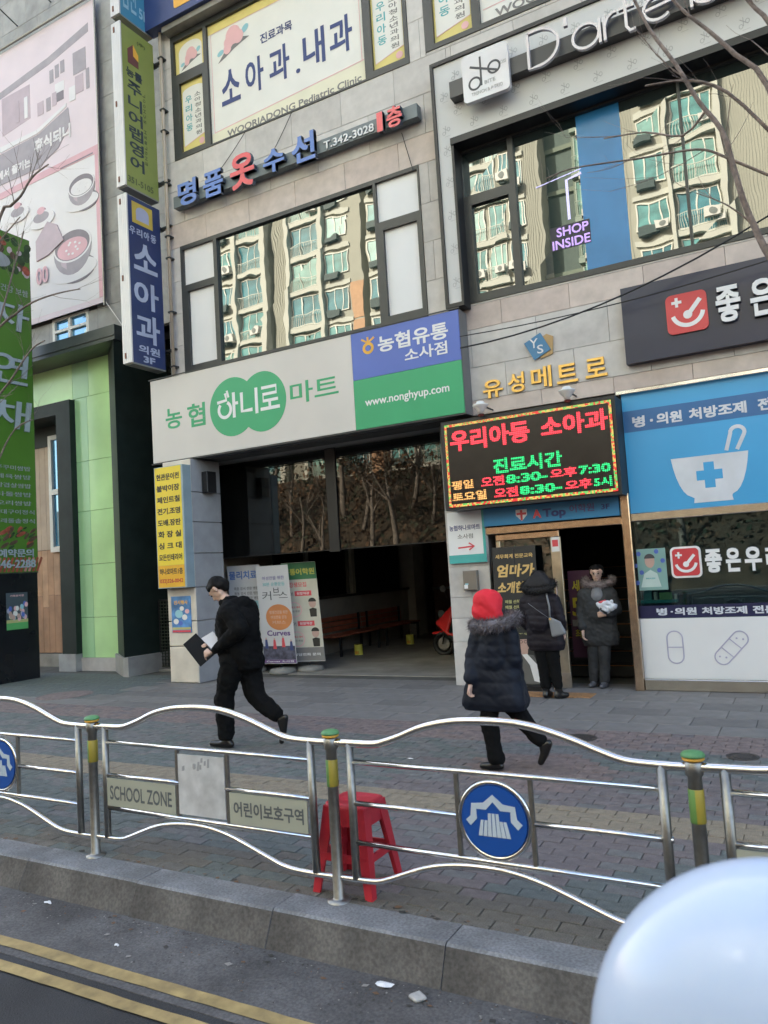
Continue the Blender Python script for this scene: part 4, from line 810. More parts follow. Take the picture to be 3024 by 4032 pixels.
for zc in (1.10, .57):
    line('ring_print', F, ell(-.15, zc, .13, .13, 20), .016, PPINK, t, .0045, .006, True); text('특목고 대비', F, -.25, -.05, zc+.02, zc+.06, LR, t, .0045, .006, .02); text('내신 완성', F, -.24, -.06, zc-.05, zc-.01, PGREY, t, .0045, .006, .02)
    shape('printed_face', F, ell(.20, zc+.10, .07, .08, 16), SKIN_P, t, .0045, .006); shape('printed_hair', F, ell(.20, zc+.13, .075, .07, 12, 0, PI), INK, t, .0045, .0066); shape('printed_suit', F, [(.14, zc-.14), (.26, zc-.14), (.27, zc+.0), (.20, zc+.02), (.13, zc+.0)], INK, t, .0045, .006)
text('상담전화 문의', F, -.25, .25, .27, .32, M_WHITEP, t, .0045, .006, .02)
t, F = stand((-8.44, 11.02), .1, .03, .68, 1.92, 'pale grey banner with an orange disc, middle and frontmost of the stands')
text('여성만을 위한', F, -.22, .24, 1.66, 1.73, mat('lilac_ink', (.22, .20, .38), .5), t, .003, .005, .02); text('30분 순환운동', F, -.22, .24, 1.55, 1.62, PTEAL, t, .003, .005, .01)
text('커', F, -.25, -.06, 1.30, 1.46, LK, t, .003, .005, .0); text('브', F, -.02, .12, 1.38, 1.52, LK, t, .003, .005, .0); text('스', F, .10, .28, 1.33, 1.44, LK, t, .003, .005, .0)
shape('orange_disc', F, ell(.06, .99, .27, .23, 32), mat('disc_orange', (.62, .24, .09), .5, var=.1), t, .003, .005)
for i, s in enumerate(('평생건강을 위한', '여성전용 운동', '커브스')): text(s, F, -.13+.02*i, .25-.03*i, 1.05-i*.09, 1.11-i*.09, mat('pale_peach', (.66, .45, .36), .5), t, .005, .007, .01)
text('Curves', F, -.22, .26, .66, .76, mat('violet_ink', (.13, .07, .22), .5), t, .003, .005, .03)
shape('photo_print', F, rect(F, -.33, .33, .24, .48), mat('print_photo', (.10, .10, .15), .5, var=.6, scale=14), t, .003, .005)
for u, z, m in ((-.25, .54, PNAVY), (-.08, .53, LR), (.10, .56, LR), (.26, .5, PNAVY)): shape('printed_person', F, [(u-.035, z-.1), (u+.035, z-.1), (u+.02, z+.06), (u-.02, z+.06)], m, t, .003, .006); shape('printed_face', F, ell(u, z+.075, .016, .02, 8), SKIN_P, t, .003, .006)
shape('violet_foot', F, rect(F, -.33, .33, .18, .238), mat('violet_foot', (.16, .08, .22), .5), t, .003, .0055)
text('Curves 소사점', F, -.28, .28, .195, .228, M_WHITEP, t, .0055, .007, .02)
# ------------------------------------------------------------------ left building with the green portal
lbg = thing('grey_tiled_building', 'grey tiled building with a dark framed bright green portal at the left', 'building', (-14, 11, 0))
YA = 10.94; FA = FY(YA); WA = (-14.03, -12.87, 6.76, 7.60)
mb = MB()
for r in subtract((-26, -9.92, 6.8, 20), [WA]): mb.box(r[0], r[1], YA, YA+.3, r[2], r[3])
mb.box(-26, -9.92, YA+.3, 24, 13, 20); mb.box(-26, -25.6, YA, 24, 0, 13); mb.box(-11.7, -9.92, 11.6, 11.9, 0, 6.8); mb.box(-9.98, -9.905, 11.0, 24, -.3, 13); mb.box(-11.7, -9.905, 11.0, 11.9, 6.80, 6.95); mb.box(-26, -9.9, 23.7, 24, -.3, 13)
mb.build('wall', M_JOINT, lbg)
tiles(lbg, FA, (-12.6, -9.95), [6.82, 7.55, 8.3, 9.05, 9.8, 10.55, 11.3, 12.05, 12.8, 13.55, 14.3, 15.05, 15.8], .82, [WA], M_STONEG, name='wall_tile')
tiles(lbg, FA, (-16.6, -12.6), [6.82, 7.55], .82, [WA], M_STONEG); tiles(lbg, FA, (-17.5, -12.6), [14.0, 14.75, 15.5, 16.25], .82, [], M_STONEG)
UP = mat('upvc_white', (.72, .71, .68), .4, var=.04); SKYG = glass('sky_glass', (.55, .8, 1.0), .35, 0, (.05, .22, .38), .004)
window(WA, YA-.02, [((-13.95, -13.52, 6.80, 7.28), SKYG), ((-13.45, -12.95, 6.80, 7.28), SKYG), ((-13.95, -13.52, 7.34, 7.54), SKYG), ((-13.45, -12.95, 7.34, 7.54), SKYG)], par=lbg, frame_m=UP)
FR = mat('portal_frame', (.045, .055, .058), .35, var=.12, scale=4)
mb = MB(); mb.box(-18, -11.45, 10.30, 10.93, 6.52, 6.82); mb.box(-18, -11.47, 10.28, 10.30, 6.60, 6.62); mb.build('portal_header', FR, lbg)
def prism(name, pts, z0, z1, m, par):
    n = len(pts); mb = MB(); mb.add([(x, y, z0) for x, y in pts] + [(x, y, z1) for x, y in pts], [tuple(range(n-1,-1,-1)), tuple(range(n, 2*n))] + [(i, (i+1)%n, n+(i+1)%n, n+i) for i in range(n)]); return mb.build(name, m, par)
prism('portal_jamb', [(-12.36, 10.93), (-11.49, 10.30), (-11.34, 11.6), (-12.36, 11.6)], .36, 6.52, M_DKGREEN, lbg)
prism('portal_plinth', [(-12.42, 10.90), (-11.50, 10.27), (-11.36, 10.27), (-11.30, 11.6), (-12.42, 11.6)], 0, .36, M_STONEG[0], lbg)
prism('portal_plinth', [(-13.45, 10.92), (-12.42, 10.92), (-12.42, 11.3), (-13.45, 11.3)], 0, .27, M_STONE[1], lbg)
prism('portal_plinth', [(-13.98, 10.78), (-13.46, 10.78), (-13.46, 11.5), (-13.98, 11.5)], 0, .36, M_STONEG[1], lbg)
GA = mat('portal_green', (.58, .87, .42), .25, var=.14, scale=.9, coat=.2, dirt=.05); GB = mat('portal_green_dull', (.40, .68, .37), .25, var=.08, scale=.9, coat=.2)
zs = [.27, 1.10, 2.20, 3.32, 4.38, 5.75]
for a, b in zip(zs, zs[1:]):
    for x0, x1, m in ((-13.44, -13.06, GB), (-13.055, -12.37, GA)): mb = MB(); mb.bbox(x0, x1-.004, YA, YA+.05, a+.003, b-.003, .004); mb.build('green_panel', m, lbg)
for x0, x1, m in ((-18, -16.2, GA), (-16.195, -14.85, GA), (-14.845, -13.50, GA), (-13.495, -13.0, GB), (-12.995, -12.30, GA)): mb = MB(); mb.bbox(x0, x1-.004, YA, YA+.05, 5.753, 6.9, .004); mb.build('green_panel', m, lbg)
mb = MB(); mb.box(-18, -13.44, 10.80, 11.5, 5.46, 5.73); mb.box(-13.88, -13.44, 10.80, 11.5, .36, 5.46); mb.build('inner_frame', M_DKGREEN, lbg)
mb = MB(); mb.box(-18, -13.7, 11.48, 11.6, 5.0, 5.46); mb.build('soffit_panel', M_DKGREEN, lbg)
rnd = random.Random(4)
WDS = [mat('wood_%s' % 'abc'[i], c, .55, var=.28, scale=3, bump=.15, bscale=30) for i, c in enumerate(((.42, .24, .14), (.36, .20, .12), (.48, .29, .18)))]
for i in range(16):
    x0 = -17 + i*.2
    for a, b in ((.30, 1.45 + rnd.uniform(-.2, .2)), (1.6, 2.62)): mb = MB(); mb.bbox(x0+.002, x0+.198, 11.5, 11.53, (.30 if a < 1 else zt+.006), (b if a < 1 else 2.62), .004); zt = b; mb.build('wood_plank', rnd.choice(WDS), lbg)
    mb = MB(); mb.bbox(x0+.002, x0+.198, 11.5, 11.53, 2.63, 5.2, .004); mb.build('wood_plank', mat('wood_pale', (.46, .36, .28), .55, var=.15, scale=3), lbg) if x0 < -14.96 else None
mb = MB(); mb.box(-17, -13.8, 11.53, 11.6, .2, 5.3); mb.build('back_wall', INT, lbg); mb = MB(); mb.box(-18, -13.9, 11.42, 11.52, 0, .28); mb.build('door_sill', M_CONC, lbg)
window((-14.98, -13.75, 2.56, 5.22), 11.44, [((-14.88, -13.9, 2.68, 3.86), SKYG), ((-14.88, -13.9, 3.98, 5.12), SKYG)], par=lbg, frame_m=UP)
kn = thing('door_ornament', 'black round iron ornament with a brass centre on the wooden wall', 'ornament', (-14.7, 11.4, 1.35)); mb = MB(); mb.lathe([(.12, 0), (.12, .02), (.07, .05), (.03, .07)], (-14.62, 11.49, 1.38), 18, 'y'); mb.build('disc', M_BLACK, kn); mb = MB(); mb.lathe([(.03, .0), (.035, .03), (.01, .045)], (-14.62, 11.43, 1.38), 10, 'y'); mb.build('knob', GD, kn)
# polished dark recess beside the stone building
for x0 in (-11.35, -10.65): mb = MB(); mb.bbox(x0, x0+.695, 11.56, 11.598, 2.6, 6.78, .003); mb.build('dark_panel', M_DARKSTONE, lbg); mb = MB(); mb.bbox(x0, x0+.695, 11.56, 11.598, .1, 2.595, .003); mb.build('dark_panel', M_DARKSTONE, lbg)
mb = MB(); mb.box(-11.5, -9.8, 11.0, 11.6, .0, .05); mb.build('threshold', M_CONC, lbg)
gate = thing('lattice_gate', 'low black iron lattice gate in the dark gap between the buildings', 'gate', (-10.6, 11.1, 0))
mb = MB()
for i in range(20): mb.box(-11.33+i*.08, -11.315+i*.08, 11.10, 11.115, .08, 1.36)
for j in range(21): mb.box(-11.34, -9.82, 11.085, 11.10, .08+j*.064, .096+j*.064)
mb.build('lattice', mat('iron_green', (.06, .075, .06), .4, .4, var=.3), gate); mb = MB(); mb.box(-11.36, -11.33, 11.08, 11.12, .03, 1.40); mb.box(-9.85, -9.82, 11.08, 11.12, .03, 1.40); mb.box(-11.36, -9.82, 11.08, 11.12, 1.37, 1.40); mb.build('gate_frame', M_BLACK, gate)

# pink banner billboard
pb = thing('noodle_billboard', 'huge pale pink banner with printed pots, cafe picture and white lettering on the grey building', 'billboard', (-14, 10.75, 10)); F = FY(10.78)
BPK = mat('bb_base', (.72, .61, .67), .45, var=.06, scale=1.2); BW_ = mat('bb_white', (.74, .71, .74), .5, var=.05, scale=1.5); BG = mat('bb_grey', (.36, .32, .36), .5, var=.12, scale=4); BDG = mat('bb_dark', (.22, .19, .22), .5, var=.12, scale=4); BMP = mat('bb_mid', (.50, .40, .46), .5, var=.1, scale=3); BP2 = mat('bb_pink', (.68, .40, .46), .5, var=.08)
shape('sheet', F, rect(F, -17.5, -12.23, 7.58, 14.2), BPK, pb, -.02, 0)
e = [.0]
def pr(name, pts, m): e[0] += .0004; shape(name, F, pts, m, pb, 0, .002 + e[0])
pr('printed_floor', [(-17.5, 7.7), (-12.3, 7.7), (-12.3, 10.8), (-17.5, 10.9)], BW_)
pr('printed_roof', [(-17.5, 12.9), (-13.75, 13.30), (-12.45, 13.55), (-12.45, 13.75), (-13.75, 13.48), (-17.5, 13.05)], BG)
pr('printed_wall', [(-15.4, 12.2), (-14.4, 12.3), (-14.4, 13.1), (-15.4, 13.1)], BMP)
for x0, z0, w, h, m in ((-13.72, 12.85, .13, .3, BG), (-13.54, 12.9, .13, .3, BG), (-13.36, 12.95, .13, .28, BG), (-13.55, 12.55, .3, .22, BW_), (-13.50, 12.35, .22, .2, BDG), (-12.95, 12.75, .4, .5, BG), (-12.90, 12.3, .25, .4, BMP), (-12.56, 12.3, .1, .45, BG), (-14.15, 12.25, .2, .3, BMP), (-13.85, 12.25, .14, .3, BG), (-13.65, 12.3, .14, .3, BMP), (-14.9, 12.35, .12, .5, BMP), (-14.6, 12.35, .12, .5, BW_), (-13.1, 12.2, .2, .32, BW_)): pr('printed_window', rect(F, x0, x0+w, z0, z0+h), m)
pr('printed_counter', [(-17.5, 12.0), (-14.2, 11.95), (-13.2, 12.22), (-13.2, 12.14), (-14.15, 11.86), (-17.5, 11.8)], BW_)
pr('printed_ribbon', [(-17.5, 11.1), (-14.2, 11.05), (-13.5, 11.3), (-13.1, 11.72), (-13.15, 12.1), (-14.15, 11.83), (-17.5, 11.75)], BG)
text('휴식되니', F, -14.28, -13.08, 11.42, 11.74, BW_, pb, .01, .014, .05); text('에서 즐기는', F, -15.6, -14.42, 11.18, 11.40, BW_, pb, .01, .014, .05)
pr('printed_band', [(-17.5, 10.80), (-14.2, 10.93), (-12.25, 10.98), (-12.25, 10.80), (-14.2, 10.78), (-17.5, 10.65)], BP2); pr('printed_band', rect(F, -12.37, -12.25, 7.7, 10.85), BP2)
pr('printed_line', [(-13.45, 10.80), (-12.42, 10.82), (-12.42, 10.85), (-13.45, 10.83)], BDG)
def pot(cx, cz, r, food):
    pr('printed_shadow', ell(cx+.12, cz-.95*r, r*1.0, r*.5, 24), BDG); pr('printed_saucer', ell(cx, cz-.95*r, r*1.28, r*.42, 26), BW_); pr('printed_pot', [(cx-r, cz)] + [(cx + r*1.02*math.cos(t), cz - .15*r + r*.95*math.sin(t)) for t in [PI + i*PI/12 for i in range(13)]] + [(cx+r, cz)], BG)
    pr('printed_pot_shine', [(cx-r*.75, cz-.2*r), (cx-r*.35, cz-.42*r), (cx-r*.32, cz-.85*r), (cx-r*.6, cz-.65*r)], BMP); pr('printed_rim', ell(cx, cz, r*1.03, r*.62, 30), BW_); pr('printed_inside', ell(cx, cz, r*.95, r*.55, 30), BDG); pr('printed_food', ell(cx, cz-.12*r, r*.82, r*.40, 26), food)
    for k in range(9): a = k*2.4; pr('printed_bit', ell(cx+r*.5*math.cos(a)*(.4+.06*k), cz-.1*r+r*.22*math.sin(a), r*.07, r*.045, 8), BW_)
pot(-13.15, 9.02, .58, BP2); pot(-12.80, 10.25, .40, BW_); pot(-15.3, 8.7, .6, BP2)
for a, b_, c in ((-14.1, 9.85, .33), (-14.9, 10.2, .3)): pr('printed_plate', ell(a, b_, c*1.3, c*.6, 22), BW_); pr('printed_food', ell(a, b_+.05, c*.8, c*.35, 18), BG); pr('printed_flower', ell(a, b_+.2, c*.4, c*.25, 12), BP2)
pr('printed_cloth', [(-14.3, 9.4), (-13.9, 9.75), (-13.6, 9.6), (-13.4, 9.2), (-13.9, 9.0), (-14.3, 8.95)], BMP)
text('00', F, -14.32, -13.92, 8.40, 8.78, BP2, pb, .03, .034, .03)
mb = MB(); mb.tube([(-18, 10.72, 14.25), (-12.2, 10.72, 14.25)], .03); mb.tube([(-12.22, 10.76, 7.5), (-12.22, 10.76, 14.3)], .02); mb.build('frame_pipe', M_POST, pb)
mb = MB(); mb.tube([(-12.24, 10.8, 7.6), (-11.52, 10.6, 6.85)], .008, 5); mb.build('guy_rope', M_WHITE, pb)
for x, z, l in ((-14.83, 14.28, 'lower small flood lamp on a bent arm above the pink billboard'), (-13.65, 14.35, 'upper small flood lamp above the pink billboard corner')):
    fl_ = thing('billboard_lamp', l, 'lamp', (x, 10.3, z)); mb = MB(); mb.tube([(x-.1, 10.9, z+.5), (x-.05, 10.4, z+.6), (x, 10.2, z+.45)], .014); mb.build('arm', M_DARKFRAME, fl_); mb = MB(); mb.lathe([(.03, .30), (.07, .22), (.10, .12), (.09, .10)], (x, 10.2, z+.15), 14); mb.build('lamp_shade', mat('lamp_cream', (.6, .55, .4), .4), fl_, True)

# ------------------------------------------------------------------ blade signs and the tall green board
ALU = mat('ribbed_alu', (.64, .62, .62), .35, .2, var=.08, scale=2, dirt=.03)
XB = -9.935; F = FX(XB)
def blade(name, z0, z1, m, lab):
    b = thing(name, lab, 'blade sign', (-10.03, 9.7, z0), 'blade signs stacked on the corner'); mb = MB(); mb.box(-10.13, XB, 9.33, 10.10, z0, z1); mb.build('case', m, b)
    mb = MB()
    for x in (-10.145, -10.10, -10.055, -10.01, -9.965): mb.box(x, x+.040, 9.30, 9.33, z0-.01, z1+.01)
    mb.box(-10.15, XB+.004, 9.305, 9.335, z0-.012, z1+.012); mb.build('edge_profile', ALU, b)
    mb = MB(); mb.box(-10.13, XB+.002, 9.335, 10.10, z0-.03, z0-.002); mb.build('bottom_cap', mat('cap_grey', (.22, .22, .2), .5), b)
    for zz in (z0+.12, (z0+z1)/2, z1-.12): mb = MB(); mb.box(-10.09, -10.06, 9.29, 9.30, zz-.05, zz+.05); mb.build('rivet', mat('rust', (.20, .08, .05), .7), b)
    for zz in (z0+.35, z1-.35): mb = MB(); mb.box(-10.06, -9.98, 10.10, 10.24, zz, zz+.06); mb.box(-10.0, -9.72, 10.15, 10.24, zz+.01, zz+.04); mb.build('bracket', M_DARKFRAME, b)
    return b
b = blade('navy_blade_sign', 5.58, 8.60, mat('blade_navy', (.022, .04, .13), .35, var=.1), 'navy blade sign of the children clinic, lowest of the three stacked')
shape('yellow_square', F, rect(F, 9.43, 9.91, 8.13, 8.52), mat('blade_yellow', (.55, .40, .07), .5), b, 0, .004); shape('arch_print', F, [(9.52, 8.2), (9.82, 8.2), (9.82, 8.36)] + ell(9.67, 8.36, .15, .10, 10, 0, PI)[1:-1] + [(9.52, 8.36)], mat('arch_lilac', (.38, .40, .55), .5), b, .004, .006)
BL = mat('blade_letter', (.42, .46, .60), .45)
for i, s in enumerate('우리아동'): text(s, F, 9.36+i*.165, 9.49+i*.165, 7.90, 8.05, BL, b, 0, .004, .03)
text('소', F, 9.43, 9.99, 7.28, 7.80, BL, b, 0, .004, .03); text('아', F, 9.41, 9.99, 6.60, 7.10, BL, b, 0, .004, .03); text('과', F, 9.43, 9.99, 5.98, 6.50, BL, b, 0, .004, .03); text('의원', F, 9.47, 9.97, 5.78, 5.93, BL, b, 0, .004, .03); text('3F', F, 9.57, 9.85, 5.62, 5.74, BL, b, 0, .004, .04)
b = blade('olive_blade_sign', 8.77, 11.80, mat('blade_olive', (.24, .28, .075), .4, var=.06), 'olive green blade sign of an English school between the navy and blue ones')
shape('house_logo', F, [(9.47, 11.12), (9.72, 11.12), (9.72, 11.38), (9.60, 11.52), (9.47, 11.38)], mat('logo_brown', (.14, .05, .05), .5), b, 0, .004); shape('house_logo', F, [(9.60, 11.3), (9.72, 11.25), (9.72, 11.38), (9.60, 11.52)], PORG, b, .004, .005)
BT = mat('blade_ink', (.025, .04, .06), .5)
text('능률', F, 9.42, 9.80, 10.86, 11.03, BT, b, 0, .004, .03)
for i, s in enumerate('주니어랩영어'): text(s, F, 9.44, 9.77, 10.80-i*.285-.24, 10.80-i*.285, BT, b, 0, .004, .02)
for i, s in enumerate('ENGLISH SCHOOL'[::-1]):
    if s != ' ': text(s, (lambda q: (lambda u, v, d=0: F(9.855 - (v - 0), q + u, d)))(0), 10.70-i*.1-.065, 10.70-i*.1, .0, .055, mat('blade_ink2', (.10, .12, .05), .5), b, 0, .004, .01)
text('351-5105', F, 9.37, 9.97, 8.85, 8.97, mat('blade_ink2', (.10, .12, .05), .5), b, 0, .004, .02); text('(주)', F, 9.70, 9.90, 11.58, 11.66, MATS['blade_ink2'], b, 0, .004, .02)
b = blade('blue_blade_sign', 11.96, 15.0, mat('blade_blue', (.06, .24, .38), .4, var=.08), 'sky blue blade sign, topmost of the three stacked on the corner')
text('검진', F, 9.38, 9.72, 12.14, 12.75, mat('blade_pale', (.30, .48, .60), .5), b, 0, .004, .02); text('5F', F, 9.78, 9.98, 12.15, 12.36, MATS['blade_pale'], b, 0, .004, .03)
mb = MB(); mb.tube([(-9.74, 10.10, 5.3), (-9.74, 10.10, 13)], .030, 10); dp = mb.build('down_pipe', mat('pipe_tan', (.46, .38, .30), .45, var=.12), None, True); tag(dp, 'thin tan vertical pipe behind the blade signs on the corner', 'pipe')
for k in range(9): mb = MB(); mb.box(-9.80, -9.70, 10.07, 10.20, 5.6+k*.81+.2*(k%3), 5.63+k*.81+.2*(k%3)); mb.build('pipe_clamp', M_DARKFRAME, dp)

gb = thing('green_standing_signboard', 'tall green restaurant board with white brush letters on a black base at the left edge', 'signboard', (-13.7, 9.5, 0)); F = FX(-13.55)
mb = MB(); mb.box(-13.95, -13.55, 8.75, 10.03, 2.08, 8.96); mb.build('case', M_DARKFRAME, gb); mb = MB(); mb.box(-13.95, -13.54, 8.75, 10.0, .0, 2.08); mb.build('base', mat('base_black', (.012, .013, .016), .25, var=.2, spec=.4), gb)
GR = mat('board_green', (.085, .20, .03), .3, var=.10, scale=1.0); shape('printed_face', F, rect(F, 8.77, 10.02, 2.1, 8.95), GR, gb, 0, .006)
FG = mat('food_green', (.03, .07, .025), .5, var=.5, scale=9); FR_ = mat('food_red', (.35, .08, .05), .5, var=.4, scale=12); FB = mat('food_brown', (.10, .06, .04), .5, var=.5, scale=12); PL = mat('print_pale_grey', (.30, .33, .36), .5)
rnd = random.Random(11); e2 = .006
for k in range(46):
    y, z = rnd.uniform(8.85, 9.98), rnd.uniform(8.2, 8.88); e2 += .0001; r = rnd.uniform(.04, .12); shape('printed_food', F, ell(y, z, r, r*.8, 9, rot=rnd.random()*3), rnd.choice([FG, FG, FG, FR_, FB, BMP]), gb, .006, e2+.001)
shape('printed_plate', F, ell(9.25, 8.35, .33, .16, 16), PL, gb, .006, e2+.002)
for k in range(40):
    y, z = rnd.uniform(8.85, 9.98), rnd.uniform(2.55, 2.98); e2 += .0001; r = rnd.uniform(.04, .12); shape('printed_food', F, ell(y, z, r, r*.35, 9, rot=rnd.uniform(.4, 1)), rnd.choice([FB, FB, FG, FR_]), gb, .006, e2+.001)
for k in range(14): y = 8.8 + k*.09; shape('printed_meat', F, [(y, 2.12), (y+.05, 2.11), (y+.16, 2.38), (y+.12, 2.40)], rnd.choice([FR_, FR_, mat('meat_pink', (.50, .22, .20), .5)]), gb, .006, .014)
BR = mat('brush_letter', (.36, .42, .48), .4)
text('자', F, 9.02, 9.92, 6.95, 7.52, BR, gb, .006, .03, .012, shear=.12); text('연', F, 9.02, 9.88, 5.85, 6.48, BR, gb, .006, .03, .012, shear=.12); text('채', F, 9.0, 9.90, 4.92, 5.52, BR, gb, .006, .03, .012, shear=.12)
text('한방 건강 보쌈', F, 9.02, 9.96, 7.72, 7.86, PL, gb, .006, .012, .01)
for i, s in enumerate(('쭈꾸미쌈밥', '제육쌈밥', '삼겹살쌈밥', '차돌쌈밥', '오리쌈밥', '갈대구이정식', '드레돌솥정식')): w = .40 if len(s) < 6 else .47; text(s, F, 9.55-w, 9.55+w*.9, 4.12-i*.175, 4.21-i*.175, PL, gb, .006, .012, .01)
text('예약문의', F, 9.16, 9.92, 2.40, 2.56, BR, gb, .014, .03, .03); text('346-2288', F, 9.10, 9.96, 2.19, 2.35, BR, gb, .014, .03, .02)
kp = thing('show_poster', 'small colourful crowd poster with green foot on the black board base', 'poster', (-13.54, 9.5, 1)); F = FX(-13.535)
shape('sheet', F, rect(F, 9.30, 9.76, 1.0, 1.71), mat('poster_slate', (.06, .08, .10), .5), kp, 0, .003); shape('green_foot', F, rect(F, 9.30, 9.76, 1.0, 1.13), mat('poster_green', (.10, .38, .12), .5), kp, .003, .004); shape('yellow_band', F, rect(F, 9.30, 9.76, 1.13, 1.19), OV, kp, .003, .004)
for k in range(26): y, z = rnd.uniform(9.33, 9.73), rnd.uniform(1.2, 1.5); shape('printed_person', F, ell(y, z, .035, .05, 9), rnd.choice([PPINK, PBLU, LR, CY, OV, SKIN_P, PSKY, LV]), kp, .003, .005+.0001*k)
text('가족뮤지컬', F, 9.38, 9.68, 1.63, 1.67, PPINK, kp, .003, .005, .02)
gp = box('green_notice_plate', mat('plate_green', (.12, .24, .11), .3), None, -14.4, -14.25, 10.35, 10.40, 1.40, 1.95); tag(gp, 'small green plate beside the wooden wall just behind the tall green board', 'sign')

# ------------------------------------------------------------------ guard fence
fe = thing('guard_fence', 'stainless wavy guard fence with green capped posts and school zone plates along the kerb', 'fence', (-3, 3.5, 0))
CG = mat('cap_green', (.11, .30, .12), .5, var=.15, dirt=.15); RG = mat('band_green', (.15, .30, .08), .5, var=.2); RY = mat('band_yellow', (.42, .33, .05), .5, var=.2); PLT = mat('plate_beige', (.42, .42, .34), .5, var=.06, dirt=.08); INKG = mat('plate_ink', (.10, .11, .12), .5)
Yf = 3.5; FF = FY(Yf)
topc = [(.0, .83), (.13, .832), (.27, .835), (.34, .850), (.44, .884), (.54, .925), (.64, .953), (.76, .973), (.88, .980), (1.0, .980), (1.11, .972), (1.22, .950), (1.34, .915), (1.45, .876), (1.55, .843), (1.62, .832), (1.74, .828), (1.87, .828)]
botc = [(.0, .125), (.13, .127), (.25, .133), (.33, .157), (.44, .200), (.55, .240), (.66, .266), (.79, .281), (.93, .283), (1.03, .274), (1.15, .250), (1.27, .213), (1.39, .172), (1.50, .137), (1.60, .122), (1.74, .120), (1.87, .122)]
def sm_(c):
    out = []
    for i in range(len(c)-1):
        p0, p1, p2, p3 = c[max(i-1,0)], c[i], c[i+1], c[min(i+2,len(c)-1)]
        for k in range(3):
            t = k/3; out.append(tuple(.5*((2*p1[j])+(-p0[j]+p2[j])*t+(2*p0[j]-5*p1[j]+4*p2[j]-p3[j])*t*t+(-p0[j]+3*p1[j]-3*p2[j]+p3[j])*t**3) for j in (0, 1)))
    return out + [c[-1]]
topc, botc = sm_(topc), sm_(botc)
def post(x):
    mb = MB(); mb.lathe([(.062, -.02), (.062, .008), (.036, .012), (.030, .02), (.030, .79), (.038, .80), (.038, .85), (.028, .86)], (x, Yf, 0), 18); p = mb.build('post', M_POST, fe, True)
    mb = MB(); mb.lathe([(.040, .858), (.046, .862), (.046, .870), (.040, .872)], (x, Yf, 0), 20); mb.build('cap_ring', PORG, p, True); mb = MB(); mb.lathe([(.040, .872), (.050, .875), (.050, .882), (.042, .892), (.022, .898), (.004, .899)], (x, Yf, 0), 20); mb.build('cap', CG, p, True)
    mb = MB(); mb.lathe([(.0312, .60), (.0325, .602), (.0325, .738), (.0312, .74)], (x, Yf, 0), 24); o = mb.build('reflective_band', [RG, RY], p, True)
    for f in o.data.polygons: f.material_index = 1 if f.center.x > x - .002 else 0
def seg(name, pts, r, m=M_CHROME, n=12): mb = MB(); mb.tube(pts, r, n); return mb.build(name, m, fe, True)
def emblem(cx, cz, par):
    s = .155; E_ = mat('emblem_pale', (.55, .62, .70), .5)
    shape('blue_disc', FF, ell(cx, cz, .165, .165, 36), mat('disc_blue', (.012, .08, .36), .35, var=.05), par, .0, .014)
    mb = MB(); P = [(-.85,-.18),(-.66,.0),(-.64,.34),(-.28,.36),(0,.62),(.28,.36),(.64,.34),(.66,.0),(.85,-.18)]; stroke(mb, FF, [(cx+a*s, cz+b_*s+.01) for a, b_ in P], .034, .014, .017); mb.build('white_outline', E_, par)
    mb = MB(); 
    for k in range(7): a = -.50+k*.145; poly(mb, FF, [(cx+a*s*1.06, cz-.48*s), (cx+(a+.125)*s*1.06, cz-.48*s), (cx+(a+.11)*s*.85, cz+(.0+.22*(k in (2,3,4)))*s), (cx+a*s*.85, cz+(.0+.22*(k in (2,3,4)))*s)], .014, .0165)
    mb.build('white_bars', E_, par)
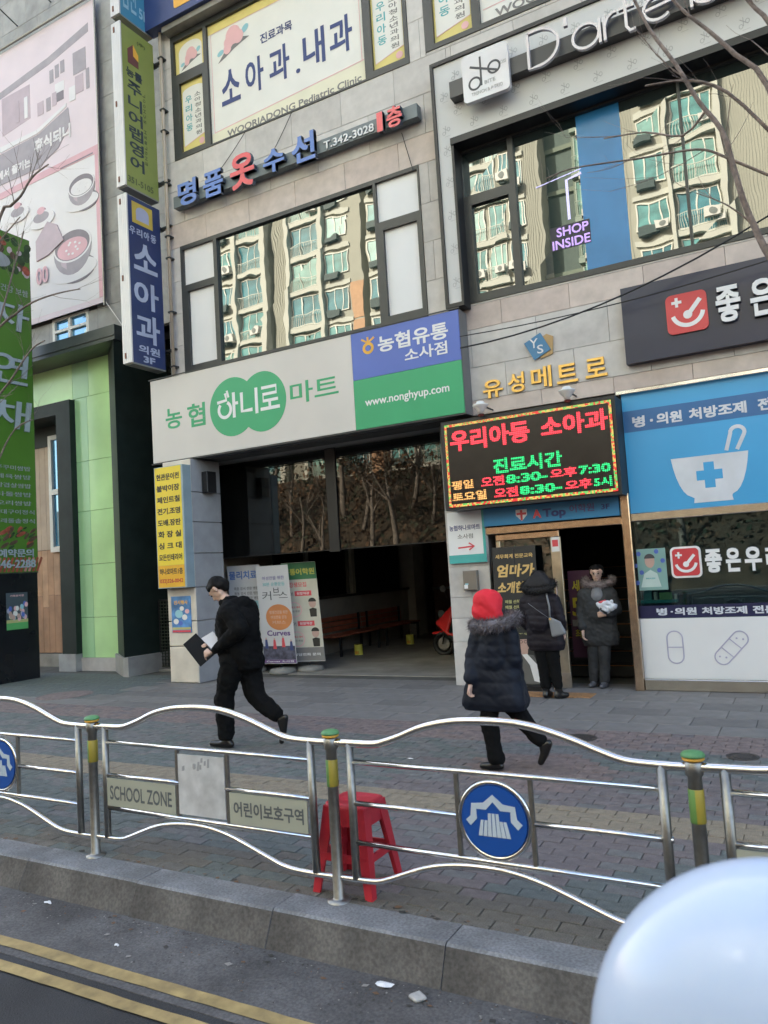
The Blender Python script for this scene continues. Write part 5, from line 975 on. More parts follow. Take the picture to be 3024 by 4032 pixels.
def panel(x0, kind, w=1.87):
    sx = w/1.87
    seg('top_rail', [(x0+u*sx, Yf, z) for u, z in topc], .021); seg('bottom_rail', [(x0+u*sx, Yf, z) for u, z in botc], .017)
    for u in (.12, 1.735): seg('stile', [(x0+u*sx, Yf, .13), (x0+u*sx, Yf, .832)], .022, M_POST)
    seg('middle_rail', [(x0+.12*sx, Yf, .735), (x0+1.735*sx, Yf, .727)], .014); seg('middle_rail', [(x0+.12*sx, Yf, .318), (x0+1.735*sx, Yf, .312)], .014)
    if kind == 'school':
        seg('middle_rail', [(x0+.12*sx, Yf, .525), (x0+.76, Yf, .525)], .014); seg('middle_rail', [(x0+1.13, Yf, .520), (x0+1.735, Yf, .518)], .014)
        for u in (.75, 1.145): mb = MB(); mb.box(x0+u-.010, x0+u+.010, Yf-.01, Yf+.01, .325, .72); mb.build('stile', M_POST, fe)
        mp = box('map_plate', mat('map_board', (.60, .59, .60), .4, var=.25, scale=9, dirt=.15), fe, x0+.765, x0+1.13, Yf-.012, Yf-.004, .345, .70); F3 = FY(Yf-.012)
        rn = random.Random(2); 
        for k in range(12): shape('faded_print', F3, [(px_ + dx, pz_ + dz) for px_, pz_ in [(x0+.79+rn.random()*.22, .60+rn.random()*.06)] for dx, dz in ((0, 0), (.016, .002), (.018, .03), (.003, .026))], mat('faded_ink', (.36, .36, .38), .6), mp, 0, .001+.0001*k)
        a = box('text_plate', PLT, fe, x0+.135, x0+.735, Yf-.012, Yf-.004, .335, .509); text('SCHOOL ZONE', F3, x0+.165, x0+.705, .375, .465, INKG, a, 0, .001, .02)
        a = box('text_plate', PLT, fe, x0+1.16, x0+1.71, Yf-.012, Yf-.004, .330, .505); text('어린이보호구역', F3, x0+1.19, x0+1.685, .375, .46, INKG, a, 0, .001, .03)
    else:
        seg('middle_rail', [(x0+.12, Yf, .520), (x0+.72, Yf, .518)], .014); seg('middle_rail', [(x0+1.12, Yf, .517), (x0+1.735, Yf, .515)], .014)
        for u in (.73, 1.11): mb = MB(); mb.box(x0+u-.010, x0+u+.010, Yf-.01, Yf+.01, .325, .72); mb.build('stile', M_POST, fe)
        cx = x0+.92; rg = MB(); rg.tube([(cx+.178*math.cos(t), Yf, .514+.178*math.sin(t)) for t in [2*PI*i/40 for i in range(41)]], .014, 8, False); r_ = rg.build('round_plate', M_CHROME, fe, True); mb = MB(); mb.lathe([(.17, .0), (.17, .006)], (cx, Yf+.006, .514), 30, 'y'); mb.build('back_disc', M_POST, r_); emblem(cx, .514, r_)
PX = [-7.99, -6.11, -4.23, -2.35, -.51, 1.36]
for x in PX: post(x)
for i, k in enumerate(('school', 'round', 'school', 'round', 'school')): panel(PX[i], k, PX[i+1]-PX[i])

# red plastic stool behind the post
st = thing('red_plastic_stool', 'bright red plastic stool standing just behind the second fence post', 'stool', (-2.25, 3.80, 0)); RS = mat('stool_red', (.52, .022, .04), .5, var=.15, scale=10, bump=.1, dirt=.12)
cx, cy = -2.36, 3.72
mb = MB(); P = rrect(cx-.135, cx+.135, cy-.125, cy+.125, .045)
mb.add([(x, y, .44) for x, y in P] + [(cx+(x-cx)*.98, cy+(y-cy)*.98, .465) for x, y in P] + [(cx+(x-cx)*.86, cy+(y-cy)*.86, .472) for x, y in P] + [(cx+(x-cx)*.78, cy+(y-cy)*.78, .462) for x, y in P], sum([[(i+k*24, (i+1)%24+k*24, (i+1)%24+(k+1)*24, i+(k+1)*24) for i in range(24)] for k in range(3)], []) + [tuple(range(72, 96))])
mb.build('seat', RS, st, True)
for sx_, sy_ in ((1,1),(1,-1),(-1,1),(-1,-1)):
    mb = MB()
    def ring(t, w): X = cx+sx_*(.130+.060*t); Y = cy+sy_*(.120+.055*t); z = .455-.455*t; return [(X, Y, z), (X-sx_*w, Y, z), (X-sx_*w, Y-sy_*.014, z), (X-sx_*.014, Y-sy_*.014, z), (X-sx_*.014, Y-sy_*w, z), (X, Y-sy_*w, z)]
    A, B = ring(0, .075), ring(1, .045); mb.add(A+B, [(i, (i+1)%6, 6+(i+1)%6, 6+i) for i in range(6)] + [tuple(range(6)), tuple(range(6,12))]); mb.build('leg', RS, st)
mb = MB(); mb.box(cx-.130, cx+.130, cy-.123, cy-.112, .35, .45); mb.box(cx-.130, cx+.130, cy+.112, cy+.123, .35, .45); mb.box(cx-.133, cx-.122, cy-.112, cy+.112, .35, .45); mb.box(cx+.122, cx+.133, cy-.112, cy+.112, .35, .45); mb.build('apron', RS, st)
mb = MB(); mb.box(cx-.155, cx+.155, cy-.152, cy-.138, .17, .21); mb.box(cx-.155, cx+.155, cy+.138, cy+.152, .17, .21); mb.box(cx-.160, cx-.146, cy-.138, cy+.138, .17, .21); mb.box(cx+.146, cx+.160, cy-.138, cy+.138, .17, .21); mb.build('brace', RS, st)

# litter
def litter(x, y, z, r, lab, m):
    mb = MB(); rn = random.Random(int(r*1000)); n = 9; mb.add([(x+r*math.cos(2*PI*i/n)*rn.uniform(.6, 1.2), y+r*.5*math.sin(2*PI*i/n)*rn.uniform(.6, 1.2), z+rn.uniform(.001, .012)) for i in range(n)] + [(x, y, z+.016)], [(i, (i+1)%n, n) for i in range(n)]); tag(mb.build('litter_scrap', m), lab, 'litter')
litter(-1.885, 3.14, -.168, .055, 'flat white paper scrap lying in the gutter lane by the kerb', M_WHITEP); litter(-3.34, 6.25, 0, .04, 'tiny white scrap on the pavers between the two walking people', M_WHITEP)
bb = blob('crumpled_cup', None, mat('cup_white', (.42, .40, .38), .6, var=.3, scale=20), [[((-1.73, 3.10, -.160), .010), ((-1.66, 3.11, -.158), .009), ((-1.70, 3.13, -.152), .009), ((-1.69, 3.08, -.162), .008)]], .006, 2); tag(bb, 'small crumpled pale cup in the gutter beside the flat scrap', 'litter')
litter(-4.25, 3.15, -.168, .03, 'tiny white scrap in the gutter at the left end of the kerb', M_WHITEP); litter(-3.4, 2.93, -.168, .018, 'tiny pale crumb in the middle of the gutter lane', M_WHITEP)

# grit and dead leaves gathered at the foot of the kerb
rn = random.Random(21); mb = MB()
for i in range(900):
    x = rn.uniform(-7, 1); y = 3.2 - abs(rn.gauss(0, .10)) if i % 3 else rn.uniform(2.8, 3.2); r = rn.uniform(.002, .006) if i % 14 else rn.uniform(.008, .018); mb.k = rn.choice((0, 0, 1, 2)); a0 = rn.random()*6
    mb.add([(x+r*math.cos(a0+k*PI/2)*(1.6 if k % 2 else 1), y+r*math.sin(a0+k*PI/2), -.1685+rn.uniform(0, .004)) for k in range(4)], [(0, 1, 2, 3)])
tag(mb.build('gutter_grit', [mat('grit_dark', (.05, .045, .04), .9), mat('grit_pale', (.28, .26, .24), .9), mat('leaf_dead', (.16, .09, .05), .9)]), 'scattered grit and dead leaf bits along the foot of the kerb', kind='stuff')
mb = MB()
for i in range(500):
    x = rn.uniform(-9, 1); y = rn.uniform(3.5, 7.6) if i % 3 else 3.49 + abs(rn.gauss(0, .04)); r = rn.uniform(.003, .008) if i % 9 else rn.uniform(.01, .02); mb.k = rn.choice((0, 0, 1, 1)); a0 = rn.random()*6
    mb.add([(x+r*math.cos(a0+k*PI/2)*(1.6 if k % 2 else 1), y+r*math.sin(a0+k*PI/2), .003+rn.uniform(0, .003)) for k in range(4)], [(0, 1, 2, 3)])
tag(mb.build('pavement_debris', [MATS['grit_dark'], MATS['leaf_dead']]), 'tiny dead leaf bits and grit on the pavers', kind='stuff')
# ------------------------------------------------------------------ people
SK = mat('skin', (.66, .43, .33), .5, var=.06, scale=20); HAIR = mat('hair', (.008, .007, .007), .7, var=.3, scale=40, bump=.28, bscale=120, spec=.2)
def hand(base, d, up, side, s=1.0, curl=.5):
    """palm and five bent fingers: d = pointing direction, up = back of the hand, side = towards the thumb"""
    base, d, up, side = Vector(base), Vector(d).normalized(), Vector(up).normalized(), Vector(side).normalized()
    H = [[(base, .022*s), (base + d*.075*s + side*.026*s, .015*s), (base + d*.075*s - side*.028*s, .014*s)]]
    for k, (o, L) in enumerate(((.030, .066), (.010, .074), (-.010, .070), (-.030, .055))):
        p0 = base + d*.07*s + side*o*s; p1 = p0 + (d*math.cos(curl*.6) - up*math.sin(curl*.6))*L*.45*s; p2 = p1 + (d*math.cos(curl*1.6) - up*math.sin(curl*1.6))*L*.35*s; p3 = p2 + (d*math.cos(curl*2.4) - up*math.sin(curl*2.4))*L*.28*s
        H += [[(p0, .0095*s), (p1, .0085*s)], [(p1, .0085*s), (p2, .0078*s)], [(p2, .0078*s), (p3, .007*s)]]
    t0 = base + d*.015*s + side*.022*s; t1 = t0 + (d*.6 + side*.8 - up*.2)*.04*s; t2 = t1 + (d*.9 + side*.1 - up*.5).normalized()*.032*s
    H += [[(t0, .013*s), (t1, .010*s)], [(t1, .010*s), (t2, .0085*s)]]
    return H
def head(c, face, s=1.0, tilt=0):
    """skull, jaw, nose, ears; face = direction the face looks"""
    c, f = Vector(c), Vector(face).normalized(); sd = f.cross(Vector((0, 0, 1))).normalized(); u = sd.cross(f)
    P = lambda a, b, h: c + f*a*s + sd*b*s + u*h*s
    H = [[(P(-.02, .025, .035), .066*s), (P(-.02, -.025, .035), .066*s), (P(.03, .0, .03), .06*s)],
         [(P(.02, .0, .0), .062*s), (P(.05, .0, -.075), .026*s), (P(.0, .035, -.05), .024*s), (P(.0, -.035, -.05), .024*s)],
         [(P(.082, 0, .02), .010*s), (P(.098, 0, -.018), .013*s), (P(.082, .012, -.022), .008*s), (P(.082, -.012, -.022), .008*s)],
         [(P(.074, .018, -.050), .009*s), (P(.080, 0, -.047), .010*s), (P(.074, -.018, -.050), .009*s)], [(P(.072, .013, -.062), .009*s), (P(.074, -.013, -.062), .009*s)],
         [(P(.078, .032, .032), .009*s), (P(.082, .010, .034), .007*s)], [(P(.078, -.032, .032), .009*s), (P(.082, -.010, .034), .007*s)],
         [(P(-.005, .078, .015), .014*s), (P(-.008, .074, -.018), .009*s), (P(-.02, .084, .02), .008*s)], [(P(-.005, -.078, .015), .014*s), (P(-.008, -.074, -.018), .009*s), (P(-.02, -.084, .02), .008*s)]]
    return H, P
def face_parts(P, par, s=1.0):
    for b in (.030, -.030):
        mb = MB(); p = P(.078, b, .014); mb.lathe([(.001, -.006), (.010, -.003), (.012, 0), (.010, .003), (.001, .006)], p, 10, 'y'); mb.build('eye', mat('eye_dark', (.02, .015, .012), .2), par, True)
        q0, q1, q2 = P(.083, b-.018, .034), P(.088, b, .040), P(.083, b+.018, .034); mb = MB(); mb.tube([q0, q1, q2], .0035, 5); mb.build('eyebrow', HAIR, par)
    mb = MB(); mb.tube([P(.078, -.020, -.056), P(.085, 0, -.055), P(.078, .020, -.056)], .004, 5); mb.build('mouth', mat('lips', (.30, .11, .09), .5), par)
def shoe(ank, heel, toe, w=.036): ank, heel, toe = Vector(ank), Vector(heel), Vector(toe); mid = heel.lerp(toe, .5); return [[(heel, w*.85), (mid, w*.95), (ank, w)], [(mid, w*.98), (toe, w*.72)]]
BLK = mat('suit_black', (.0065, .0065, .007), .9, var=.2, scale=6, bump=.15, bscale=200, spec=.15); SHOE = mat('shoe_black', (.012, .011, .011), .28, var=.1)

# man walking to the left, head bent over a folder
man = thing('person', 'man in black walking left with bent head and an open black folder', 'person', (-5.35, 6.26, 0)); Y = 6.26
H, P = head((-5.515, Y-.01, 1.625), (-.62, -.12, -.78), 1.15)
near_hand, far_hand = (-5.50, Y-.20, .985), (-5.72, Y-.02, 1.04)
body = H + [[((-5.49, Y, 1.57), .052), ((-5.36, Y, 1.46), .065)], [((-5.27, Y-.15, 1.42), .07), ((-5.27, Y+.15, 1.42), .07), ((-5.40, Y, 1.30), .10), ((-5.30, Y, 1.0), .12)],
    [((-5.27, Y-.08, .93), .10), ((-5.27, Y+.08, .93), .10)],
    [((-5.24, Y-.20, 1.40), .055), ((-5.05, Y-.24, 1.22), .042)], [((-5.05, Y-.24, 1.22), .040), ((-5.44, Y-.20, 1.00), .026)],
    [((-5.30, Y+.19, 1.40), .055), ((-5.42, Y+.20, 1.12), .042)], [((-5.42, Y+.20, 1.12), .040), ((-5.66, Y+.02, 1.06), .026)],
    [((-5.28, Y-.09, .92), .085), ((-5.47, Y-.09, .49), .055)], [((-5.47, Y-.09, .49), .053), ((-5.43, Y-.09, .10), .036)],
    [((-5.26, Y+.09, .92), .085), ((-5.17, Y+.09, .47), .055)], [((-5.17, Y+.09, .47), .053), ((-4.88, Y+.09, .29), .036)]]
body += hand(near_hand, (-1, .1, -.15), (0, -.6, .8), (-.2, .1, 1), 1.0, .8) + hand(far_hand, (-.9, -.15, -.35), (0, -.7, .7), (-.2, .2, 1), 1.0, .7)
blob('body', man, SK, body, .0085, 3); face_parts(P, man)
blob('hair', man, HAIR, [[(P(-.045, .03, .065), .066), (P(-.045, -.03, .065), .066), (P(.015, 0, .085), .050)], [(P(-.07, .02, .0), .055), (P(-.07, -.02, .0), .055), (P(-.055, 0, -.045), .040)], [(P(.035, .03, .088), .030), (P(.048, -.0, .088), .028), (P(.035, -.03, .088), .030)], [(P(-.03, .055, .04), .045), (P(.035, .045, .062), .034)], [(P(-.03, -.055, .04), .045), (P(.035, -.045, .062), .034), (P(-.05, -.045, .0), .04)]], .009, 3, wrinkle=.006)
blob('jacket', man, BLK, [[((-5.27, Y-.165, 1.425), .088), ((-5.27, Y+.165, 1.425), .088), ((-5.36, Y, 1.44), .09), ((-5.20, Y, 1.46), .085)],
    [((-5.27, Y-.15, 1.40), .115), ((-5.27, Y+.15, 1.40), .115), ((-5.43, Y, 1.26), .13), ((-5.14, Y-.05, 1.28), .13), ((-5.38, Y, 1.02), .14), ((-5.18, Y, 1.02), .15)],
    [((-5.37, Y-.07, 1.02), .125), ((-5.18, Y-.07, 1.02), .13), ((-5.36, Y+.07, 1.02), .12), ((-5.18, Y+.07, 1.02), .13), ((-5.36, Y, .86), .135), ((-5.17, Y, .84), .145)],
    [((-5.22, Y-.20, 1.40), .105), ((-5.05, Y-.24, 1.24), .085)], [((-5.06, Y-.24, 1.22), .080), ((-5.30, Y-.23, 1.08), .060), ((-5.42, Y-.20, 1.02), .048)],
    [((-5.30, Y+.19, 1.40), .085), ((-5.42, Y+.22, 1.14), .065)], [((-5.42, Y+.22, 1.14), .064), ((-5.63, Y+.04, 1.07), .046)], [((-5.45, Y-.02, 1.49), .045), ((-5.36, Y-.06, 1.52), .04), ((-5.36, Y+.06, 1.52), .04)]], .011, 3, wrinkle=.014, cut=.80)
blob('trousers', man, BLK, [[((-5.31, Y-.08, .90), .14), ((-5.21, Y+.08, .88), .155)], [((-5.29, Y-.09, .88), .125), ((-5.44, Y-.09, .52), .098)], [((-5.44, Y-.09, .52), .100), ((-5.43, Y-.09, .14), .085)],
    [((-5.26, Y+.09, .88), .125), ((-5.17, Y+.09, .50), .102)], [((-5.17, Y+.09, .49), .100), ((-4.92, Y+.09, .33), .080)]], .011, 3, wrinkle=.014, cut=.085)
s_ = blob('shoe', man, SHOE, shoe((-5.42, Y-.09, .075), (-5.37, Y-.09, .038), (-5.63, Y-.09, .034), .042), .008, 3); blob('shoe', man, SHOE, shoe((-4.865, Y+.09, .275), (-4.80, Y+.09, .30), (-4.86, Y+.09, .055), .040), .008, 3)
fo = thing('black_folder', 'flat black folder tilted down in the hand of the man in black', 'folder', (-5.8, 6.2, 1.0))
def sheet(name, pts, Yv, th, m, par): mb = MB(); v = [(x, Yv + dy, z) for x, z, dy in pts]; mb.add(v + [(a, b+th, c) for a, b, c in v], [(0,1,2,3),(7,6,5,4)] + [(i, 4+i, 4+(i+1)%4, (i+1)%4) for i in range(4)]); return mb.build(name, m, par)
sheet('cover', [(-5.99, 1.06, -.02), (-5.73, .83, -.05), (-5.59, .95, .02), (-5.87, 1.17, .05)], 6.20, .010, mat('folder_black', (.010, .011, .014), .7, spec=.15), fo)
pp = thing('paper_sheets', 'white papers held between the folder and the jacket of the man in black', 'papers', (-5.6, 6.2, 1.05)); sheet('sheet', [(-5.76, 1.12, 0), (-5.50, .93, -.02), (-5.41, 1.0, .02), (-5.62, 1.19, .03)], 6.215, .003, mat('paper', (.72, .72, .80), .6, var=.02), pp)

# woman in red hood
NV = mat('coat_navy', (.007, .010, .020), .6, var=.2, scale=5, bump=.1, bscale=120, spec=.25); FUR = mat('fur_grey', (.19, .17, .19), .85, var=.5, scale=18)
wo = thing('person', 'woman in a bright red hood and long navy padded coat walking away', 'person', (-2.42, 6.2, 0)); Y = 6.2
H, P = head((-2.46, Y, 1.405), (-.75, .60, -.15), .92)
body = H + [[((-2.45, Y, 1.32), .05), ((-2.42, Y, 1.20), .06)], [((-2.42, Y, 1.14), .085), ((-2.42, Y, .85), .10), ((-2.42, Y, .78), .10)], [((-2.56, Y-.02, 1.14), .05), ((-2.62, Y-.05, .90), .04)], [((-2.62, Y-.05, .90), .038), ((-2.60, Y-.16, .74), .028)],
    [((-2.28, Y+.02, 1.14), .05), ((-2.24, Y, .90), .04)], [((-2.24, Y, .90), .038), ((-2.27, Y+.10, .74), .028)],
    [((-2.46, Y-.07, .75), .08), ((-2.50, Y-.07, .40), .055)], [((-2.50, Y-.07, .40), .052), ((-2.45, Y-.07, .10), .036)], [((-2.38, Y+.07, .75), .08), ((-2.24, Y+.07, .39), .055)], [((-2.24, Y+.07, .39), .052), ((-2.09, Y+.07, .21), .036)]]
body += hand((-2.60, Y-.17, .72), (-.1, -.3, -1), (-1, 0, 0), (0, -1, 0), .9, .8) + hand((-2.27, Y+.11, .72), (0, .3, -1), (1, 0, 0), (0, 1, 0), .9, .8)
blob('body', wo, SK, body, .009, 3); face_parts(P, wo)
blob('red_hood', wo, mat('hood_red', (.78, .022, .04), .75, var=.10, scale=9, bump=.2, bscale=160), [[((-2.475, Y-.02, 1.415), .106), ((-2.44, Y+.01, 1.42), .100), ((-2.46, Y, 1.37), .108), ((-2.42, Y-.02, 1.34), .09)], [((-2.50, Y-.03, 1.33), .10), ((-2.40, Y-.02, 1.30), .08)]], .011, 6, wrinkle=.008)
blob('coat', wo, NV, [[((-2.53, Y, 1.15), .075), ((-2.29, Y, 1.15), .075), ((-2.41, Y-.04, 1.17), .10), ((-2.43, Y, .92), .165)],
    [((-2.52, Y-.02, .92), .12), ((-2.34, Y+.02, .92), .12), ((-2.63, Y-.06, .56), .10), ((-2.27, Y-.06, .55), .10), ((-2.60, Y+.08, .56), .10), ((-2.29, Y+.10, .55), .10)],
    [((-2.55, Y, .60), .09), ((-2.34, Y, .58), .10), ((-2.53, Y-.03, .54), .08), ((-2.37, Y-.03, .54), .08)],
    [((-2.55, Y-.03, 1.12), .080), ((-2.61, Y-.07, .92), .068)], [((-2.61, Y-.07, .92), .068), ((-2.60, Y-.15, .77), .058)], [((-2.28, Y-.02, 1.12), .080), ((-2.25, Y-.03, .92), .070)], [((-2.25, Y-.03, .92), .070), ((-2.27, Y+.08, .77), .058)]], .0125, 4, quilt=.105, wrinkle=.008, cut=.50)
cp = [(-2.40+.18*math.cos(t), Y-.02+.14*math.sin(t), 1.235+.030*math.sin(t+.6)) for t in [2*PI*i/20 for i in range(21)]]
fur('fur_collar', wo, FUR, cp, .060, 6500, .045)
blob('trousers', wo, BLK, [[((-2.46, Y-.05, .60), .07), ((-2.38, Y+.05, .60), .07)], [((-2.47, Y-.06, .58), .080), ((-2.50, Y-.07, .40), .075)], [((-2.50, Y-.07, .40), .075), ((-2.45, Y-.07, .09), .068)], [((-2.37, Y+.06, .58), .082), ((-2.24, Y+.07, .39), .077)], [((-2.24, Y+.07, .39), .075), ((-2.11, Y+.07, .24), .06)]], .012, 4, wrinkle=.011, cut=.06)
blob('shoe', wo, SHOE, shoe((-2.45, Y-.07, .065), (-2.42, Y-.07, .036), (-2.58, Y-.08, .032), .038), .008, 3); blob('boot', wo, SHOE, shoe((-2.085, Y+.07, .20), (-2.035, Y+.07, .215), (-2.115, Y+.07, .055), .040), .008, 3)

# woman at the glass door, seen from behind
PU = mat('coat_plum', (.012, .009, .014), .6, var=.2, scale=5, spec=.25); YD = 9.42
w2 = thing('person', 'woman with black hood in long dark plum padded coat standing at the glass door', 'person', (-3.02, YD, 0))
H, P = head((-3.03, YD+.02, 1.475), (.15, 1, -.12), .95)
body = H + [[((-3.03, YD, 1.38), .05), ((-3.03, YD, 1.28), .06)], [((-3.03, YD, 1.22), .10), ((-3.03, YD, .85), .11)], [((-3.20, YD, 1.22), .05), ((-3.25, YD+.02, .96), .04)], [((-3.25, YD+.02, .96), .04), ((-3.20, YD+.16, .80), .028)], [((-2.86, YD, 1.22), .05), ((-2.79, YD, .97), .04)], [((-2.79, YD, .97), .04), ((-2.80, YD+.14, .80), .028)],
    [((-3.05, YD, .82), .09), ((-3.04, YD, .12), .045)], [((-2.95, YD, .82), .09), ((-2.89, YD, .12), .045)]] + hand((-3.20, YD+.17, .79), (.1, .4, -1), (-1, 0, 0), (0, 1, 0), .9, .8) + hand((-2.80, YD+.15, .79), (0, .4, -1), (1, 0, 0), (0, 1, 0), .9, .8)
blob('body', w2, SK, body, .0095, 3); face_parts(P, w2)
blob('hair', w2, HAIR, [[(P(-.03, .03, .05), .075), (P(-.03, -.03, .05), .075), (P(-.05, 0, -.05), .06)]], .012, 3)
blob('coat', w2, PU, [[((-3.19, YD, 1.23), .085), ((-2.87, YD, 1.23), .085), ((-3.03, YD-.03, 1.26), .11), ((-3.03, YD, .95), .19)], [((-3.11, YD, 1.0), .12), ((-2.94, YD, 1.0), .12), ((-3.10, YD, .68), .13), ((-2.88, YD, .68), .13)],
    [((-3.215, YD-.01, 1.21), .085), ((-3.26, YD, .96), .07)], [((-3.26, YD, .96), .07), ((-3.21, YD+.13, .83), .055)], [((-2.85, YD-.01, 1.21), .085), ((-2.785, YD-.02, .98), .07)], [((-2.785, YD-.02, .98), .07), ((-2.80, YD+.11, .84), .055)]], .0125, 4, quilt=.080, wrinkle=.006, cut=.60)
FB2 = mat('fur_black', (.014, .012, .013), .8, var=.4, scale=20)
cp = [(-3.035+.175*math.cos(t), YD-.01+.12*math.sin(t), 1.415+.085*math.cos(2*t)*.3+.075*abs(math.sin(t/2+.0))) for t in [2*PI*i/20 for i in range(21)]]
blob('hood', w2, FB2, [[((-3.12, YD-.03, 1.40), .10), ((-2.95, YD-.03, 1.42), .10), ((-3.02, YD+.0, 1.50), .105)], [((-3.03, YD, 1.50), .10), ((-3.05, YD-.02, 1.35), .12)]], .013, 4)
fur('fur_trim', w2, FB2, [(-3.03+.19*math.cos(t), YD-.03+.10*math.sin(t), 1.41+.06*math.sin(t)) for t in [2*PI*i/20 for i in range(21)]], .05, 3000, .05)
blob('trousers', w2, BLK, [[((-3.06, YD, .75), .11), ((-3.05, YD, .42), .075)], [((-3.05, YD, .42), .075), ((-3.04, YD, .16), .062)], [((-2.94, YD, .75), .11), ((-2.91, YD, .42), .075)], [((-2.91, YD, .42), .075), ((-2.88, YD, .16), .062)]], .012, 4, wrinkle=.009)
blob('boot', w2, SHOE, [[((-3.04, YD, .18), .055), ((-3.04, YD, .06), .048)]] + shoe((-3.04, YD, .10), (-3.04, YD-.03, .042), (-3.02, YD+.13, .036), .045), .01, 3); blob('boot', w2, SHOE, [[((-2.88, YD, .18), .055), ((-2.88, YD, .06), .048)]] + shoe((-2.88, YD, .10), (-2.90, YD-.03, .042), (-2.80, YD+.08, .036), .045), .01, 3)
bgt = thing('grey_shoulder_bag', 'small grey shoulder bag hanging from the plum coated woman', 'bag', (-2.80, 9.28, .9)); BGm = mat('bag_grey', (.20, .205, .22), .45, var=.08)
blob('body', bgt, BGm, [[((-2.87, 9.27, 1.00), .022), ((-2.76, 9.27, .95), .022), ((-2.84, 9.27, .80), .028), ((-2.71, 9.27, .83), .028)]], .008, 3)
mb = MB(); mb.tube([(-2.875, 9.275, 1.0), (-2.875, 9.285, 1.15), (-2.90, 9.30, 1.28), (-2.93, 9.36, 1.33), (-2.95, 9.45, 1.32)], .012, 6); mb.tube([(-2.875, 9.275, 1.0), (-3.00, 9.24, 1.10), (-3.14, 9.27, 1.20)], .003, 5); mb.build('strap', BGm, bgt, True); mb = MB(); mb.lathe([(.012, 0), (.014, .006)], (-2.865, 9.25, 1.0), 10, 'y'); mb.build('buckle', GD, bgt)

# person coming out of the doorway
PK = mat('parka_dark', (.030, .031, .033), .8, var=.25, scale=6, bump=.1, bscale=150); YP = 10.36
w3 = thing('person', 'person in dark fur hooded parka stepping out of the doorway with a white bundle', 'person', (-2.53, YP, 0)); 
H, P = head((-2.52, YP-.02, 1.50), (.12, -1, -.12), .98)
body = H + [[((-2.52, YP, 1.41), .05), ((-2.52, YP, 1.30), .06)], [((-2.53, YP+.02, 1.20), .08), ((-2.55, YP, .9), .10)], [((-2.70, YP, 1.24), .05), ((-2.76, YP-.02, .98), .042)], [((-2.76, YP-.02, .98), .04), ((-2.74, YP-.10, .76), .028)], [((-2.36, YP, 1.22), .05), ((-2.30, YP-.02, 1.0), .042)], [((-2.30, YP-.02, 1.0), .04), ((-2.40, YP-.20, .97), .028)],
    [((-2.60, YP, .85), .09), ((-2.66, YP-.02, .10), .045)], [((-2.50, YP, .85), .09), ((-2.51, YP-.06, .10), .045)]] + hand((-2.41, YP-.21, .965), (-1, -.1, .05), (0, -1, .1), (0, -.1, 1), .95, .9) + hand((-2.74, YP-.11, .74), (.1, -.2, -1), (-1, 0, 0), (0, -1, 0), .95, .6)
blob('body', w3, SK, body, .0085, 3); face_parts(P, w3)
blob('hair', w3, HAIR, [[(P(-.04, .035, .055), .066), (P(-.04, -.035, .055), .066), (P(.01, 0, .085), .050)], [(P(.045, .03, .078), .026), (P(.055, -.02, .078), .026)], [(P(-.02, .07, .0), .03), (P(-.03, .06, .05), .04)], [(P(-.02, -.07, .0), .03), (P(-.03, -.06, .05), .04)]], .010, 3, wrinkle=.003)
mb = MB()
for b_ in (.030, -.030): mb.tube([P(.095, b_+.022*math.cos(t), .012+.016*math.sin(t)) for t in [2*PI*i/12 for i in range(13)]], .0018, 4, False)
mb.tube([P(.096, -.008, .014), P(.096, .008, .014)], .0018, 4); mb.build('glasses', M_POST, w3)
blob('sweater', w3, mat('knit_grey', (.20, .20, .22), .8), [[((-2.52, YP-.01, 1.365), .062), ((-2.52, YP-.02, 1.20), .115)]], .012, 2)
blob('parka', w3, PK, [[((-2.69, YP, 1.24), .085), ((-2.37, YP, 1.24), .085), ((-2.53, YP+.03, 1.28), .10), ((-2.54, YP, .95), .18)], [((-2.62, YP, 1.0), .13), ((-2.44, YP, 1.0), .13), ((-2.65, YP, .62), .135), ((-2.43, YP, .62), .135)],
    [((-2.71, YP-.01, 1.23), .085), ((-2.77, YP-.02, .98), .068)], [((-2.77, YP-.02, .98), .068), ((-2.745, YP-.09, .80), .055)], [((-2.35, YP-.01, 1.22), .085), ((-2.29, YP-.03, 1.02), .068)], [((-2.29, YP-.03, 1.02), .068), ((-2.36, YP-.18, .98), .052)]], .0115, 3, wrinkle=.013, cut=.55)
for q in ((-2.66), (-2.38)): pass
FG2 = mat('fur_taupe', (.27, .22, .22), .85, var=.4, scale=20)
fur('fur_hood', w3, FG2, [(-2.52+.185*math.cos(t), YP+.03-.09*abs(math.sin(t))*(1 if math.sin(t) > 0 else -.6), 1.40-.05*math.sin(t)) for t in [-.5+ (PI+1.0)*i/20*1.0 for i in range(21)]], .05, 3600, .045)
blob('trousers', w3, PK, [[((-2.61, YP, .7), .10), ((-2.65, YP-.01, .40), .078)], [((-2.65, YP-.01, .40), .078), ((-2.66, YP-.02, .10), .066)], [((-2.49, YP, .7), .10), ((-2.49, YP-.05, .40), .078)], [((-2.49, YP-.05, .40), .078), ((-2.51, YP-.06, .10), .066)]], .012, 4, wrinkle=.010, cut=.06)
for a, b_ in (((-2.66, YP-.03, .085), (-2.69, YP-.14)), ((-2.51, YP-.07, .085), (-2.53, YP-.19))): blob('shoe', w3, mat('shoe_grey', (.10, .10, .11), .3, var=.1), shoe(a, (a[0], a[1]+.03, .036), (b_[0], b_[1], .034), .042), .009, 3)
